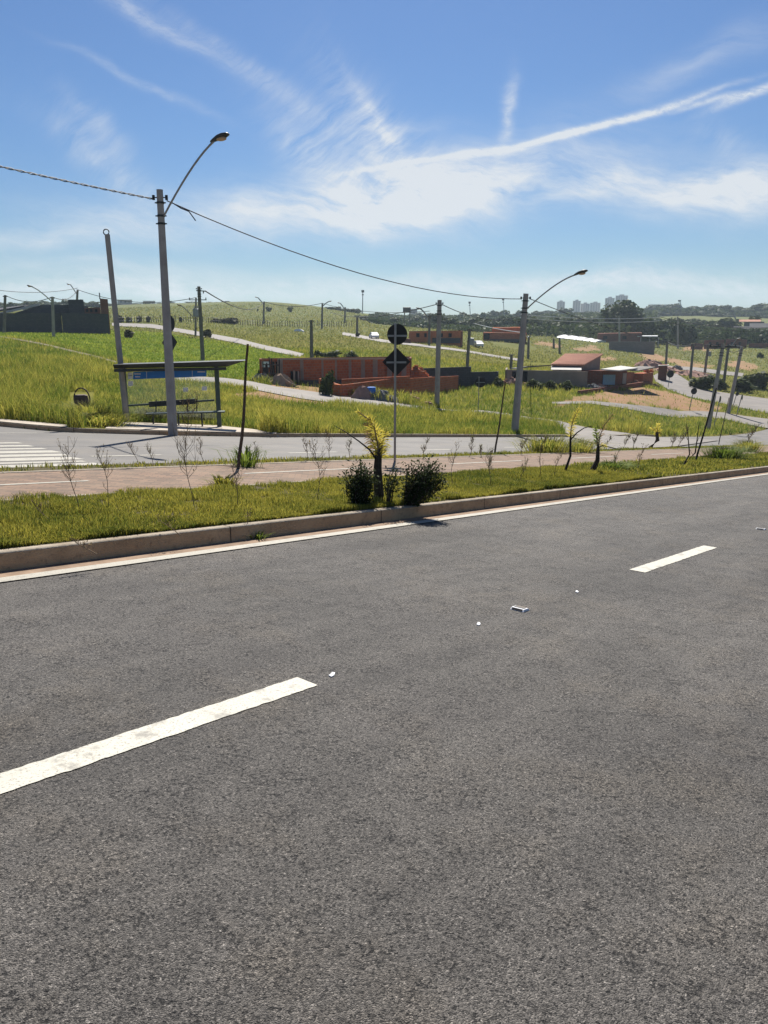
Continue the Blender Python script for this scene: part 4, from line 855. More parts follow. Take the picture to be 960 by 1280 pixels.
r = thing('palm_sapling', B, 'thin palm sapling with one upright yellow frond and an arched bare stem', 'palm'); m = MB(); m.tube([B, at(713, 570, D), at(713, 552, D), at(713, 545, D)], [.03, .026, .024, .018], 8); m.build('trunk', M['darkwood'], r)
frond(r, [at(713, 548, D), at(714, 535, D), at(717, 524, D), at(724, 510, D)], 'frond', .15, 54, .25, w_=.010); m = MB(); m.tube([at(713, 550, D), at(721, 541, D), at(730, 535, D), at(740, 532.5, D)], [.016, .014, .011, .007], 5); m.build('bare_stem', M['darkwood'], r)
D = pD(748, 592); B = base(748, D); B[2] = float(avenue(B[0], B[1])[0])+.13
r = thing('palm_sapling', B, 'dark palm stump with a sparse brown frond right of the arched stem', 'palm'); m = MB(); m.tube([B, at(747, 575, D), at(747.5, 562, D), at(748, 556, D)], [.075, .05, .038, .02], 9); m.build('trunk', M['trunk'], r)
frond(r, [at(748, 558, D), at(750, 545, D), at(755, 532, D), at(766, 518, D)], 'deadfrond', .13, 18, .2, w_=.012); frond(r, [at(747, 558, D), at(746, 548, D), at(745, 540, D), at(744, 534, D)], 'tuftleaf', .14, 20, .35, w_=.016); frond(r, [at(748, 560, D), at(753, 556, D), at(757, 557, D)], 'frond', .12, 10, .4, w_=.012)
D = pD(822, 560)+.2; B = base(822, D); B[2] = float(avenue(B[0], B[1])[0])+.13
r = thing('palm_sapling', B, 'small far palm with short dark trunk and bright yellow crown', 'palm'); m = MB(); m.tube([B, at(822, 550, D), at(821, 540, D)], [.10, .085, .06], 9); m.build('trunk', M['trunk'], r)
frond(r, [at(821, 545, D), at(820, 538, D), at(814, 534, D)], 'frond', .22, 14, .5, w_=.03); frond(r, [at(821, 545, D), at(822, 537, D), at(823, 529, D)], 'frond', .20, 14, .4, w_=.03); frond(r, [at(821, 545, D), at(825, 540, D), at(826, 537, D)], 'frond', .18, 10, .6, w_=.03)
# grass clumps one can tell apart
def clump(u, v, W, H, n, lab, mat='tuftleaf', off=.15, D=None, wd=.018):
    D = D or pD(u, v, off); B = base(u, D); B[2] = float(avenue(B[0], B[1])[0])+off; x = rng.normal(0, W*.22, n); y = rng.normal(0, W*.16, n); h = H*rng.uniform(.5, 1.1, n); a = np.arctan2(y, x)+rng.normal(0, .4, n); L = np.hypot(x, y)*.9+h*rng.uniform(.1, .6, n)
    P = np.c_[x, y, 0*x]; bx = np.c_[-np.sin(a), np.cos(a), 0*a]*wd/2; V = np.empty((n, 5, 3)); V[:, 0] = P-bx; V[:, 1] = P+bx; m_ = P+np.c_[np.cos(a)*L*.35, np.sin(a)*L*.35, h*.75]; V[:, 2] = m_+bx; V[:, 3] = m_-bx; V[:, 4] = P+np.c_[np.cos(a)*L, np.sin(a)*L, h*.9]
    k = np.arange(n)[:, None]*5; o = np_mesh('grass_clump', V.reshape(-1, 3), [k+np.array([0, 1, 2, 3]), k+np.array([3, 2, 4])], M[mat], np.repeat(np.clip(rng.normal(.5, .25, n), 0, 1), 5)); o.location = Vector(B); return tag(o, lab, 'grass clump')
clump(919, 576, 1.15, .5, 900, 'big light green grass clump right of the black stake'); clump(948, 566, 1.1, .55, 600, 'darker grass clump behind the big light green one at right edge', 'grasstall')
clump(301, 584, .55, .42, 150, 'spiky green grass clump at the foot of the leaning stake'); clump(312, 674, .22, .09, 70, 'tiny green tuft growing in the gutter by the kerb', off=.0, wd=.01); clump(775, 588, .75, .22, 350, 'low bushy green clump behind the dark palm stump')
clump(690, 566, 1.5, .55, 650, 'yellow green thicket across the path left of the upright yellow frond', 'grasstall'); clump(728, 566, 1.3, .45, 500, 'yellow green thicket across the path behind the arched stem', 'grasstall'); clump(272, 607, .35, .16, 120, 'small dark green tuft at the near path edge', 'grassnear')
clump(103, 534, 1.6, .8, 700, 'bushy grass clump spilling over the kerb under the litter bin', 'grasstall', D=29.5); clump(125, 537, 1.6, .5, 500, 'yellowish grass clump spilling over the kerb left of the shelter', 'grasstall', D=28.5)

clump(114, 538, 1.9, .45, 700, 'low yellowish grass clump over the kerb between litter bin and shelter post', 'grasstall', D=28.0)
for u, l in ((178, 'dark weedy clump under the left end of the shelter bench'), (196, 'dark weedy clump under the shelter bench left of the lamp pole'), (232, 'dark weedy clump under the shelter bench right of the lamp pole'), (252, 'dark weedy clump under the right end of the shelter bench')): clump(u, 525, .9, .42, 220, l, 'weedleaf', D=32.0, off=.35)

for u, v, ut, vt, lab in ((96, 692, 86, 672, 'dry sprig hanging at the kerb edge at far left'), (212, 668, 200, 650, 'dry sprig at the kerb edge below the tallest brown weed'), (300, 655, 310, 640, 'dry sprig at the kerb edge above the gutter tuft')): weed(u, v, ut, vt, lab, 'dryleaf', 3, 3, .15)
# ------------------------------------------------------------------ buildings
def zt(u, v, D): return at(u, v, D)[2]
def wall(parent, name, a, b, mat, th=.18, sub=None):
    """a, b = (u, v_top, D): a wall standing on the ground between two surveyed points"""
    A, B = base(a[0], a[2]), base(b[0], b[2]); m = MB()
    m.wall(A, B, A[2]-.6, zt(*a), B[2]-.6, zt(*b), th); return m.build(name, M[mat], parent)
def pxbox(parent, name, a, b, vb, depth, mat, bottom=None):
    """box whose front runs from a to b (u, v_top, D), reaching back by depth metres"""
    A, B = base(a[0], a[2]), base(b[0], b[2]); d = B-A; L = math.hypot(d[0], d[1]); n = V3(-d[1]/L, d[0]/L, 0)
    if n[1] < 0: n = -n
    za, zb_ = zt(*a), zt(*b); lo = (A[2]-.6, B[2]-.6) if vb is None else (zt(a[0], vb, a[2]), zt(b[0], vb, b[2])); m = MB()
    q = [A, B, B+n*depth, A+n*depth]; zz = [0, 1, 1, 0]
    m.hexa([(p[0], p[1], lo[k]) for p, k in zip(q, zz)], [(p[0], p[1], (za, zb_)[k]) for p, k in zip(q, zz)]); return m.build(name, M[mat], parent)
def panel(parent, name, a, b, vt, vb, mat, fwd=.12, th=.05):
    """flat leaf set into a wall front: u from a to b at (u, D)"""
    A, B = base(a[0], a[1]-fwd), base(b[0], b[1]-fwd); m = MB(); m.wall(A, B, zt(a[0], vb, a[1]-fwd), zt(a[0], vt, a[1]-fwd), zt(b[0], vb, b[1]-fwd), zt(b[0], vt, b[1]-fwd), th); return m.build(name, M[mat], parent)
def b(u, v): return dist(gp(u, v))
# brick shell under construction
r = thing('brick_house_shell', base(420, 66), 'long roofless red brick house shell with grey columns behind the round and diamond signs', 'unfinished house')
w_ = wall(r, 'wall', (348, 449, 64.5), (480, 447.5, 69), 'brick'); wall(r, 'wall', (480.4, 447.6, 69.1), (512, 447.6, 70), 'brick'); wall(r, 'wall', (327, 449.5, 66), (345, 449.2, 64.6), 'brick', .15)
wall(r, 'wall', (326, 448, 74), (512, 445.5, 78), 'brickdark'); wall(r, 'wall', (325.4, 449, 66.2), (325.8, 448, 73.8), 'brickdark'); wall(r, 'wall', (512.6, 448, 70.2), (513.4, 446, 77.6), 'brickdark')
m = MB(); A, B = base(350, 64.2), base(480, 68.7); m.wall(A, B, A[2]-.5, zt(350, 476, 64.2), B[2]-.5, zt(480, 474, 68.7), .06); m.build('plinth', M['block'], r)
A, B = base(348, 64.35), base(512, 69.9); m = MB(); m.wall(A, B, zt(348, 450.2, 64.35), zt(348, 448.6, 64.35), zt(512, 449.0, 69.8), zt(512, 447.4, 69.8), .12); m.build('ring_beam', M['column'], r)
for u in (350, 376, 401, 418, 436, 453, 469, 487, 505):
    D = 64.5+(u-348)*.0335-.16; P = base(u, D); m = MB(); m.box((P[0], P[1], (P[2]-.5+zt(u, 449.6, D))/2), (.42, .22, zt(u, 449.6, D)-P[2]+.5)); m.build('column', M['column'], r)
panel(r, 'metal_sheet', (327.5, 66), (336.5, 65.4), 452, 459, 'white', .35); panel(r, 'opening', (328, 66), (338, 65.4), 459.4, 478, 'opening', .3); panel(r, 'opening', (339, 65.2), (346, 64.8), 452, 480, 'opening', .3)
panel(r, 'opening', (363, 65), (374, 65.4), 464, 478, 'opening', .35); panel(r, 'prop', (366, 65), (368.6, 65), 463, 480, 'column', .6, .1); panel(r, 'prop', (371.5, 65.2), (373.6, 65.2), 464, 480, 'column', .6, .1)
m = MB()
for k in range(7): A = base(329+k*3.2, 63.5); m.bar(A-V3(0, 0, .2), A+V3(random.gauss(0, .1), 0, random.uniform(1.2, 2.)), .09)
for z in (.6, 1.3): m.bar(base(328, 63.4)+V3(0, 0, z), base(349, 63.4)+V3(0, 0, z+.1), .08)
tag(m.build('timber_fence', M['darkwood']), 'dark makeshift timber fence at the left end of the brick house shell', 'fence')
r = thing('low_brick_wall', base(430, 60), 'low L shaped bright brick wall stub between the leafy shrub and the gravel heaps', 'brick wall')
wall(r, 'wall', (399, 473, 60.5), (425, 481, 58.6), 'brick'); wall(r, 'wall', (416, 480, 58.8), (426, 481, 58.4), 'brick2', .2); wall(r, 'wall', (426.5, 481.2, 58.5), (480, 474.5, 60.5), 'brick'); wall(r, 'wall', (427, 474, 63), (512, 470, 64.5), 'brick', .2)
r = thing('low_brick_wall', base(530, 62), 'low sloping orange brick wall with a heap of bricks on its far side, left of the grey wall', 'brick wall')
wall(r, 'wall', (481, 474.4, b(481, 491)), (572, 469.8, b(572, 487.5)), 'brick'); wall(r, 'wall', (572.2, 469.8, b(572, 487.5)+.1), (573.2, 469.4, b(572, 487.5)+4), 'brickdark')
def heap(u, D, W, H, mat, lab, name='sand_pile', n=22, bricks=0, cat='heap', dep=.6):
    B = base(u, D); m = MB(); ti = 10
    rr = [(0, 1), (.3, .86), (.55, .55), (.8, .2), (1.05, -.12)]
    for i, (q, h) in enumerate(rr[1:]):
        for j in range(n):
            a = 2*math.pi*j/n; k = 1+random.gauss(0, .10); m.v.append((B[0]+W/2*q*k*math.cos(a), B[1]+W/2*dep*q*k*math.sin(a), B[2]+H*max(-.2, h+random.gauss(0, .07))))
    m.v.append((B[0], B[1], B[2]+H)); t_ = len(m.v)-1
    for j in range(n): m.f.append((t_, j, (j+1) % n)); m.mi.append(0)
    for i in range(len(rr)-2):
        for j in range(n): m.f.append((i*n+j, (i+1)*n+j, (i+1)*n+(j+1) % n, i*n+(j+1) % n)); m.mi.append(0)
    for _ in range(bricks):
        q = random.random()**.6*.9; a = random.uniform(0, 6.28); h = H*(1-q**1.3)*1.02; m.box((B[0]+W/2*q*math.cos(a), B[1]+W/2*dep*q*math.sin(a), B[2]+h+.03), (.34, .2, .2), random.uniform(0, 3))
    m.origin = B; return tag(m.build(name, M[mat]), lab, cat)
heap(521, b(521, 489)+2.6, 4.2, 2.0, 'brick2', 'tumbled heap of orange bricks behind the sloping low wall', 'brick_pile', 18, 70, 'brick heap'); heap(350, 61.6, 2.6, .9, 'sand', 'pale brown sand heap on the street in front of the brick house shell'); heap(326, 62.5, 2.4, .65, 'gravel', 'grey gravel heap beside the pale brown sand heap')
heap(453, 57.6, 2.0, 1.0, 'rubble', 'brownish rubble heap in front of the bright low brick wall'); heap(478, 57.6, 2.6, .8, 'gravel', 'dark grey heap right of the brownish rubble heap')
for u, v, D, W, H, lab in ((492, 0, 60, 1.6, .35, 'low pale rubble pile behind the sign post'), (515, 0, 60.3, 1.8, .4, 'low pale rubble pile below the sloping brick wall'), (535, 0, 60.6, 1.3, .3, 'low pale rubble pile next to the plain roadside pole')): heap(u, D, W, H, 'rubble', lab, 'rubble_pile', 12, 10)
B = base(464, 57.9); r = thing('blue_drum', B, 'small blue drum standing between the rubble heap and the dark grey heap', 'drum'); m = MB(); m.tube([B-V3(0, 0, .1), B+V3(0, 0, .85), B+V3(0, 0, .9)], [.33, .34, .30], 12); m.build('barrel', M['blue'], r); m = MB(); m.tube([B+V3(0, 0, .45), B+V3(0, 0, .5)], .36, 12); m.build('rim', M['bluepaint'], r)
r = thing('block_wall', base(565, 76), 'tall plain grey block wall right of the sloping brick wall', 'boundary wall'); kg = b(580, 484); wall(r, 'wall', (508, 461, kg), (587, 458.3, kg), 'block'); wall(r, 'wall', (587.4, 458.3, kg+.2), (588.2, 457.8, kg+10), 'block')
r = thing('block_wall', base(605, 79), 'lower grey block wall stepping down to the right of the tall one', 'boundary wall'); kg = b(600, 482); wall(r, 'wall', (588, 465, kg), (622, 464.4, kg+1), 'block'); wall(r, 'wall', (622.2, 464.4, kg+1.2), (622.8, 464, kg+7), 'block')
# tiled house and its yard wall
k0 = b(754, 486)
r = thing('tiled_house', base(715, 86), 'small house with single pitched clay tile roof and white awning', 'house')
hD = b(735, 486)+3; e1, e2 = at(690, 455, hD), at(728, 455.6, hD); g1_, g2 = at(707, 442.2, hD+11), at(751.5, 442.2, hD+11)
def slab(m, q, th): 
    q = [np.array(k) for k in q]; m.hexa([k-V3(0, 0, th) for k in q], q)
m = MB(); slab(m, [e1-V3(.2, .3, 0), e2+V3(.1, -.3, 0), g2+V3(.3, .2, 0), g1_], .16); ro = m.build('roof', M['tile'], r)
m = MB()
for k in np.linspace(0, 1, 22): a_ = e1*(1-k)+e2*k; b_ = g1_*(1-k)+g2*k; m.tube([a_+V3(0, -.3, .0), b_], .07, 5)
m.build('tile_ridges', M['tile'], ro)
q = [e1+V3(.2, .5, -.17), e2+V3(-.1, .5, -.17), g2+V3(-.1, -.2, -.17), g1_+V3(.1, -.2, -.17)]; m = MB(); m.hexa([(p[0], p[1], g1(p[0], p[1])-.5) for p in q], q); m.build('wall', M['render'], r)
a1_, a2_ = at(688.5, 458, hD-1.8), at(726.5, 458.6, hD-1.8); m = MB(); slab(m, [a1_-V3(0, .2, .35), a2_-V3(0, .2, .35), e2+V3(0, .4, -.25), e1+V3(0, .4, -.25)], .06); m.build('awning', M['fibro'], r)
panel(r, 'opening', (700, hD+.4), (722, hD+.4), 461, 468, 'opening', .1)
r = thing('yard_wall', base(685, 78), 'long rendered yard wall with two dark gates in front of the tiled house', 'boundary wall'); wa, wb = b(633.5, 479), b(735, 486); wall(r, 'wall', (633.5, 462, wa), (735, 464.5, wb), 'render', .2); wall(r, 'wall', (633.2, 462, wa+.2), (634, 459.5, wa+10), 'render', .2)
def wl(u): return 1/np.interp(u, (633.5, 735), (1/wa, 1/wb))
panel(r, 'gate', (641, wl(641)), (648, wl(648)), 464.2, 478, 'opening', .2); panel(r, 'gate', (654, wl(654)), (660, wl(660)), 464.2, 478, 'opening', .2); print('yard', wa, wb, k0)
m = MB(); A, B = base(634, wa+9), base(690, wl(690)+9); slab(m, [(A[0], A[1]-7, zt(633, 461, wa+1)), (B[0]-4, B[1]-6, zt(690, 459, wl(680)+1)), (B[0], B[1], zt(690, 456, wl(690)+9)), (A[0]+.5, A[1], zt(634, 460, wa+9))], .12); m.build('flat_roof', M['concretedark'], r)
# shack, tank, lot wall
r = thing('brick_shack', base(775, 88), 'low shack with pale flat sheet roof and blue panel right of the tiled house', 'shack')
pxbox(r, 'wall', (754, 463.5, b(754, 486)), (785, 463.0, b(785, 482)), None, 5, 'brickdark'); pxbox(r, 'wall', (785.3, 465, b(785, 482)+.1), (794, 465.2, b(794, 480)), None, 4, 'brick')
k0 = b(754, 486); q = [at(751, 461.2, k0-.9), at(774, 462.8, k0-.5), at(797, 459.8, k0+5), at(776, 457.0, k0+10)]; m = MB(); slab(m, q, .14); m.build('roof', M['fibro'], r)
q = [at(777, 461.6, k0+3.5), at(798, 463, k0+4), at(820, 458.5, k0+9), at(799, 457.5, k0+13)]; m = MB(); slab(m, q, .12); m.build('lean_to_roof', M['concretedark'], r)
panel(r, 'blue_panel', (755.5, b(755, 486)), (770.5, b(770.5, 484)), 468.5, 481, 'bluepaint', .25); panel(r, 'door', (780, b(780, 482.6)), (784.5, b(784.5, 482)), 466.5, 480, 'concrete', .25)
r = thing('brick_stack', base(811, 88), 'square stack of red bricks at the right end of the low lot wall', 'brick stack'); pxbox(r, 'stack_body', (805.5, 467, b(806, 482.5)), (818, 465.6, b(818, 481)), None, 1.4, 'brick')
m = MB()
for k in range(26):
    P = base(random.uniform(806, 817), b(811, 481.5)+random.uniform(.2, 1.2)); m.box((P[0], P[1], zt(811, 466, b(811, 481.5))+random.uniform(.05, .4)), (.36, .2, .2), random.uniform(0, 3))
m.build('loose_bricks', M['brick2'], r)
wall(thing('low_brick_wall', base(775, 86), 'knee high dark brick wall along the back of the bare dirt lot', 'brick wall'), 'wall', (726, 488.5, b(726, 493.5)), (813, 476.5, b(813, 482.5)), 'brickdark', .3)
r = thing('brick_hut', base(832, 120), 'small brown cube hut above the bend of the curved road', 'hut'); pxbox(r, 'wall', (824, 457, 132), (835, 456.6, 132), None, 3.2, 'brickdark'); q = [at(822.6, 456.8, 131.5), at(836, 456.4, 131.5), at(836.4, 455.6, 136), at(823.5, 455.8, 136)]; m = MB(); slab(m, q, .12); m.build('roof', M['fibro'], r)
# rubble along the yard wall and lot
for u, D, W, H, mt, lab in ((641, b(641, 481), 3.2, .7, 'rubble', 'pale rubble heap left of the yard wall gates'), (742, b(742, 487), 3., .6, 'gravel', 'dark rubble heap between yard wall and shack'), (752, b(752, 486.5), 2.4, .5, 'rubble', 'debris heap below the blue panel'), (797, b(797, 482), 1.8, .6, 'rubble', 'debris heap between the shack and the brick stack'), (820, b(820, 484), 1.6, .35, 'rubble', 'small pale debris heap right of the brick stack'), (847, b(847, 462), 2.6, .9, 'gravel', 'dark heap beside the brown cube hut'), (811, 165, 8, 1.6, 'rubble', 'big pink earth heap on the slope above the hut'), (832, 160, 7, 1.0, 'rubble', 'pink earth heap right of the big one on the slope'), (864, 158, 9, 1.0, 'rubble', 'long pink earth heap left of the box pole')): heap(u, D, W, H, mt, lab, 'rubble_pile', 18, 14)
# far brick shells
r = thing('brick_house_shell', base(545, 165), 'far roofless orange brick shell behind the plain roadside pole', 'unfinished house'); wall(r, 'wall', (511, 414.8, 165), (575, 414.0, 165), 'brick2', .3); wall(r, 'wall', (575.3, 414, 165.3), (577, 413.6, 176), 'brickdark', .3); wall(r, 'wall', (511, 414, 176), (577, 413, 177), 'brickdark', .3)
panel(r, 'plinth', (540, 165), (575, 165), 422.5, 429, 'block', .4); wall(r, 'wall', (493, 420, 163), (513, 424, 161), 'brickdark', .3)
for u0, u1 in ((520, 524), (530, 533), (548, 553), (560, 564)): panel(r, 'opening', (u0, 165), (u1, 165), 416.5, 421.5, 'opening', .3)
r = thing('brick_house_shell', base(630, 175), 'far two level dark brick shell left of the corner lamp pole', 'unfinished house'); kb = b(630, 427.5); pxbox(r, 'wall', (603, 415.5, kb), (657, 416.5, kb), None, 7, 'brick'); pxbox(r, 'wall', (614, 409.5, kb+5), (656, 409, kb+5), None, 10, 'brick2')
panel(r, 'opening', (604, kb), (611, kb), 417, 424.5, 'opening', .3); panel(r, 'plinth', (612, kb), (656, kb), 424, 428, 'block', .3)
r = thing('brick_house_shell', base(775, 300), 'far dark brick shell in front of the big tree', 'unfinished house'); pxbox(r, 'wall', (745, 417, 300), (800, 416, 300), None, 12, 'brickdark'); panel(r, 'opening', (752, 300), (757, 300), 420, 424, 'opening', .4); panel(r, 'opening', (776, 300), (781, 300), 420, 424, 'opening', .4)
q = [at(797, 420, 299), at(822, 420, 299), at(822.4, 419.3, 308), at(797, 419.3, 308)]; m = MB(); slab(m, q, .3); m.build('canopy_roof', M['white'], r)
for u in (799, 810, 821): P = base(u, 299.5); m = MB(); m.bar(P-V3(0, 0, .3), V3(P[0], P[1], zt(u, 420.2, 299.5)-.3), .3); m.build('canopy_post', M['concrete'], r)
wall(thing('block_wall', base(788, 245), 'long grey block wall below the far dark brick shell', 'boundary wall'), 'wall', (760, 427, 245), (817, 427, 245), 'block2', .3)
r = thing('brick_row', base(905, 300), 'far low row of weathered brick walls behind the leaning poles', 'brick wall'); wall(r, 'wall', (878, 425.5, 300), (903, 424.6, 300), 'brickdark', .4); wall(r, 'wall', (905, 423.6, 302), (931, 424.6, 300), 'brickdark', .4); wall(r, 'wall', (862, 429.6, 296), (877, 429.4, 296), 'brickdark', .4); wall(r, 'wall', (934, 429.2, 300), (975, 429.6, 298), 'brickdark', .4)
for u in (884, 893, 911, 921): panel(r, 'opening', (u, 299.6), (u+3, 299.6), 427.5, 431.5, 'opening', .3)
B = base(713, 300); r = thing('sheeted_greenhouse', base(715, 300), 'long white sheeted greenhouse glinting left of the big tree', 'greenhouse'); A, Bq = base(692, 300), base(741, 292); m = MB(); d = (Bq-A)/np.linalg.norm(Bq-A); n_ = V3(-d[1], d[0], 0)
pr = [(5*math.cos(a), 1.4*math.sin(a)) for a in np.linspace(0, math.pi, 9)]; K = 12
for k in range(K+1):
    P = A*(1-k/K)+Bq*(k/K); f = 1-.5*(k/K)**2
    for x, z in pr: m.v.append(tuple(P+n_*(x+6)+V3(0, 0, z*f*(1+.08*math.sin(k*2.3+x))-.2)))
for k in range(K):
    for j in range(8): m.f.append((k*9+j, k*9+j+1, (k+1)*9+j+1, (k+1)*9+j)); m.mi.append(0)
m.f.append(tuple(range(9))); m.mi.append(0); m.f.append(tuple(K*9+j for j in reversed(range(9)))); m.mi.append(0); m.build('sheeting', M['white'], r)
m = MB()
for k in range(0, K+1, 2):
    P = A*(1-k/K)+Bq*(k/K); f = 1-.5*(k/K)**2; m.tube([P+n_*(x*1.01+6)+V3(0, 0, z*f*1.02-.2) for x, z in pr], .10, 5, False)
m.build('hoops', M['steel'], r)
# grey block building at left
r = thing('block_building', base(75, 150), 'dark grey block building with a gable and a taller square block on the left skyline', 'building')
pxbox(r, 'wall', (11, 391.5, 141), (82, 391.2, 143), None, 9, 'block'); pxbox(r, 'wall', (82.3, 391, 142.2), (140, 392.5, 142.2), None, 9, 'block'); 
A, Bq = base(16, 146), base(92, 146); zg = [zt(16, 391, 146), zt(58, 381.2, 146), zt(92, 381.2, 146), zt(92, 391, 146)]; P58 = base(58, 146); m = MB(); dd = V3(0, 9, 0)
f4 = [(A[0], A[1], zg[0]-.4), (Bq[0], Bq[1], zg[3]-.4), (Bq[0], Bq[1], zg[2]), (P58[0], P58[1], zg[1])]; m.add([np.array(k) for k in f4]+[np.array(k)+dd for k in f4], [(0, 1, 2, 3), (7, 6, 5, 4), (0, 3, 7, 4), (3, 2, 6, 7), (2, 1, 5, 6), (1, 0, 4, 5)]); m.build('gable', M['block'], r)
m = MB(); m.wall((A[0]-1, A[1]-.25), (P58[0], P58[1]-.25), zg[0]-.25, zg[0]+.1, zg[1]-.1, zg[1]+.25, .5); m.build('roof_edge', M['fibro'], r)
pxbox(r, 'tower_block', (92.3, 374.5, 145), (111, 374.5, 145), None, 7, 'block'); pxbox(r, 'wall', (111.3, 385, 144.6), (131, 384, 144.6), None, 5, 'brickdark'); pxbox(r, 'column', (131.3, 373, 143.2), (141, 374, 143.2), None, 1.2, 'brickdark'); m = MB(); P = base(131.5, 144); m.bar(V3(P[0], P[1], zt(131, 374, 144)), V3(P[0], P[1], zt(131, 366, 144)), .14); m.build('standpipe', M['darksteel'], r)
for u in (113, 118, 124): panel(r, 'opening', (u, 144.5), (u+3, 144.5), 386.5, 390, 'opening', .2)
q = [at(-12, 388, 150), at(10, 384.6, 150), at(24, 381.5, 160), at(0, 383, 160)]; r2 = thing('low_house', base(2, 152), 'low house with dark sloping roof and white gate at the left picture edge', 'house'); m = MB(); slab(m, [at(-20, 390.5, 148), at(30, 382, 150), at(36, 381, 158), at(-10, 386, 160)], .3); m.build('roof', M['roofdark'], r2); pxbox(r2, 'wall', (-20, 392, 148), (10, 391, 150), None, 6, 'block'); panel(r2, 'gate', (0.5, 149), (3.5, 149), 393, 411, 'white', .4)
panel(r2, 'gate_post', (4.3, 149), (5.6, 149), 392, 411, 'fibro', .5, .2)
# houses far right
for u0, u1, vt, vr, D, wm, rm, lab in ((925, 950, 402, 399.5, 420, 'render', 'tile', 'far pink house with clay roof beside the dark round tree at right'), (938, 962, 411, 404, 380, 'block', 'roofdark', 'far house with steep dark roof at the right edge, above a longer one'), (918, 946, 416, 408, 360, 'render', 'roofdark', 'far long dark roofed house left of the steep dark roof'), (946, 985, 419, 413, 335, 'brickdark', 'roofdark', 'far dark roofed house lowest at the right picture edge'), (895, 915, 407, 403, 430, 'render', 'roofdark', 'small far dark roofed house left of the pink house')):
    r = thing('house', base((u0+u1)/2, D), lab, 'house'); dp = 9; pxbox(r, 'wall', (u0, vt, D), (u1, vt, D), None, dp, wm)
    a_, b_ = at(u0-1, vt, D-.5), at(u1+1, vt, D-.5); c_, d2 = at(u0-1, vr, D+dp/2), at(u1+1, vr, D+dp/2); m = MB(); slab(m, [a_, b_, d2, c_], .25); e_, f_ = V3(a_[0]*(1+10/D), a_[1]+10, a_[2]), V3(b_[0]*(1+10/D), b_[1]+10, b_[2]); slab(m, [c_, d2, f_, e_], .25); m.build('roof', M[rm], r)
    for k in (.25, .65): u = u0+(u1-u0)*k; panel(r, 'window', (u, D), (u+(u1-u0)*.12, D), vt+2.2, vt+5, 'window', .2)
# towers on the skyline
def tower(u0, u1, vt, D, lab, depth=14, extra=None):
    A = base((u0+u1)/2, D); r = thing('apartment_tower', A, lab, 'apartment tower'); o = pxbox(r, 'facade', (u0, vt, D), (u1, vt, D), None, depth, 'apartment')
    pxbox(r, 'roof_box', (u0+(u1-u0)*.3, vt-1.4, D+2), (u0+(u1-u0)*.7, vt-1.4, D+2), vt+.2, 6, 'apartment')
    nf = int((390-vt)/1.55); nc = max(2, int((u1-u0)/2.6))
    for c in range(nc):
        m = MB(); u = u0+(u1-u0)*(c+.5)/nc; P0 = base(u-.42, D-.5); P1 = base(u+.42, D-.5)
        for k in range(nf): z0 = zt(u, vt+1.9+k*1.55, D); m.wall(P0, P1, z0, z0+1.2, z0, z0+1.2, .5)
        m.build('window_column', M['window'], r)
for a in ((692.5, 702.3, 377, 1500, 'single slim apartment tower right of the corner lamp pole'), (712, 721.5, 376, 1480, 'taller left tower of the stepped apartment group'), (721.8, 733, 379.5, 1500, 'middle tower of the stepped apartment group'), (733.3, 746, 378.5, 1490, 'right tower of the stepped apartment group'), (751.5, 763, 372.5, 1450, 'left one of the two apartment towers behind the big tree'), (764, 779, 369.5, 1450, 'right one of the two apartment towers behind the big tree')): tower(*a)
for u0, u1, vt, D, lab in ((152.5, 170.5, 375, 640, 'flat pale warehouse block on the left skyline right of the leaning pole'), (184, 199, 376.5, 800, 'long low pale shed on the skyline left of the tall lamp pole'), (212, 219.5, 376.5, 800, 'small pale shed on the skyline right of the tall lamp pole'), (512, 521, 386.5, 900, 'pale distant building behind the water tank'), (805, 830, 381, 1300, 'long pale building on the right skyline behind the big tree')):
    r = thing('warehouse', base((u0+u1)/2, D), lab, 'warehouse'); pxbox(r, 'wall', (u0, vt, D), (u1, vt, D), None, 12, 'apartment'); pxbox(r, 'roof', (u0-.3, vt-.4, D-.5), (u1+.3, vt-.4, D-.5), vt+.01, 13, 'fibro'); 
    for k in (.2, .5, .75): u = u0+(u1-u0)*k; panel(r, 'window', (u, D), (u+(u1-u0)*.1, D), vt+1.5, vt+3.2, 'window', .3)
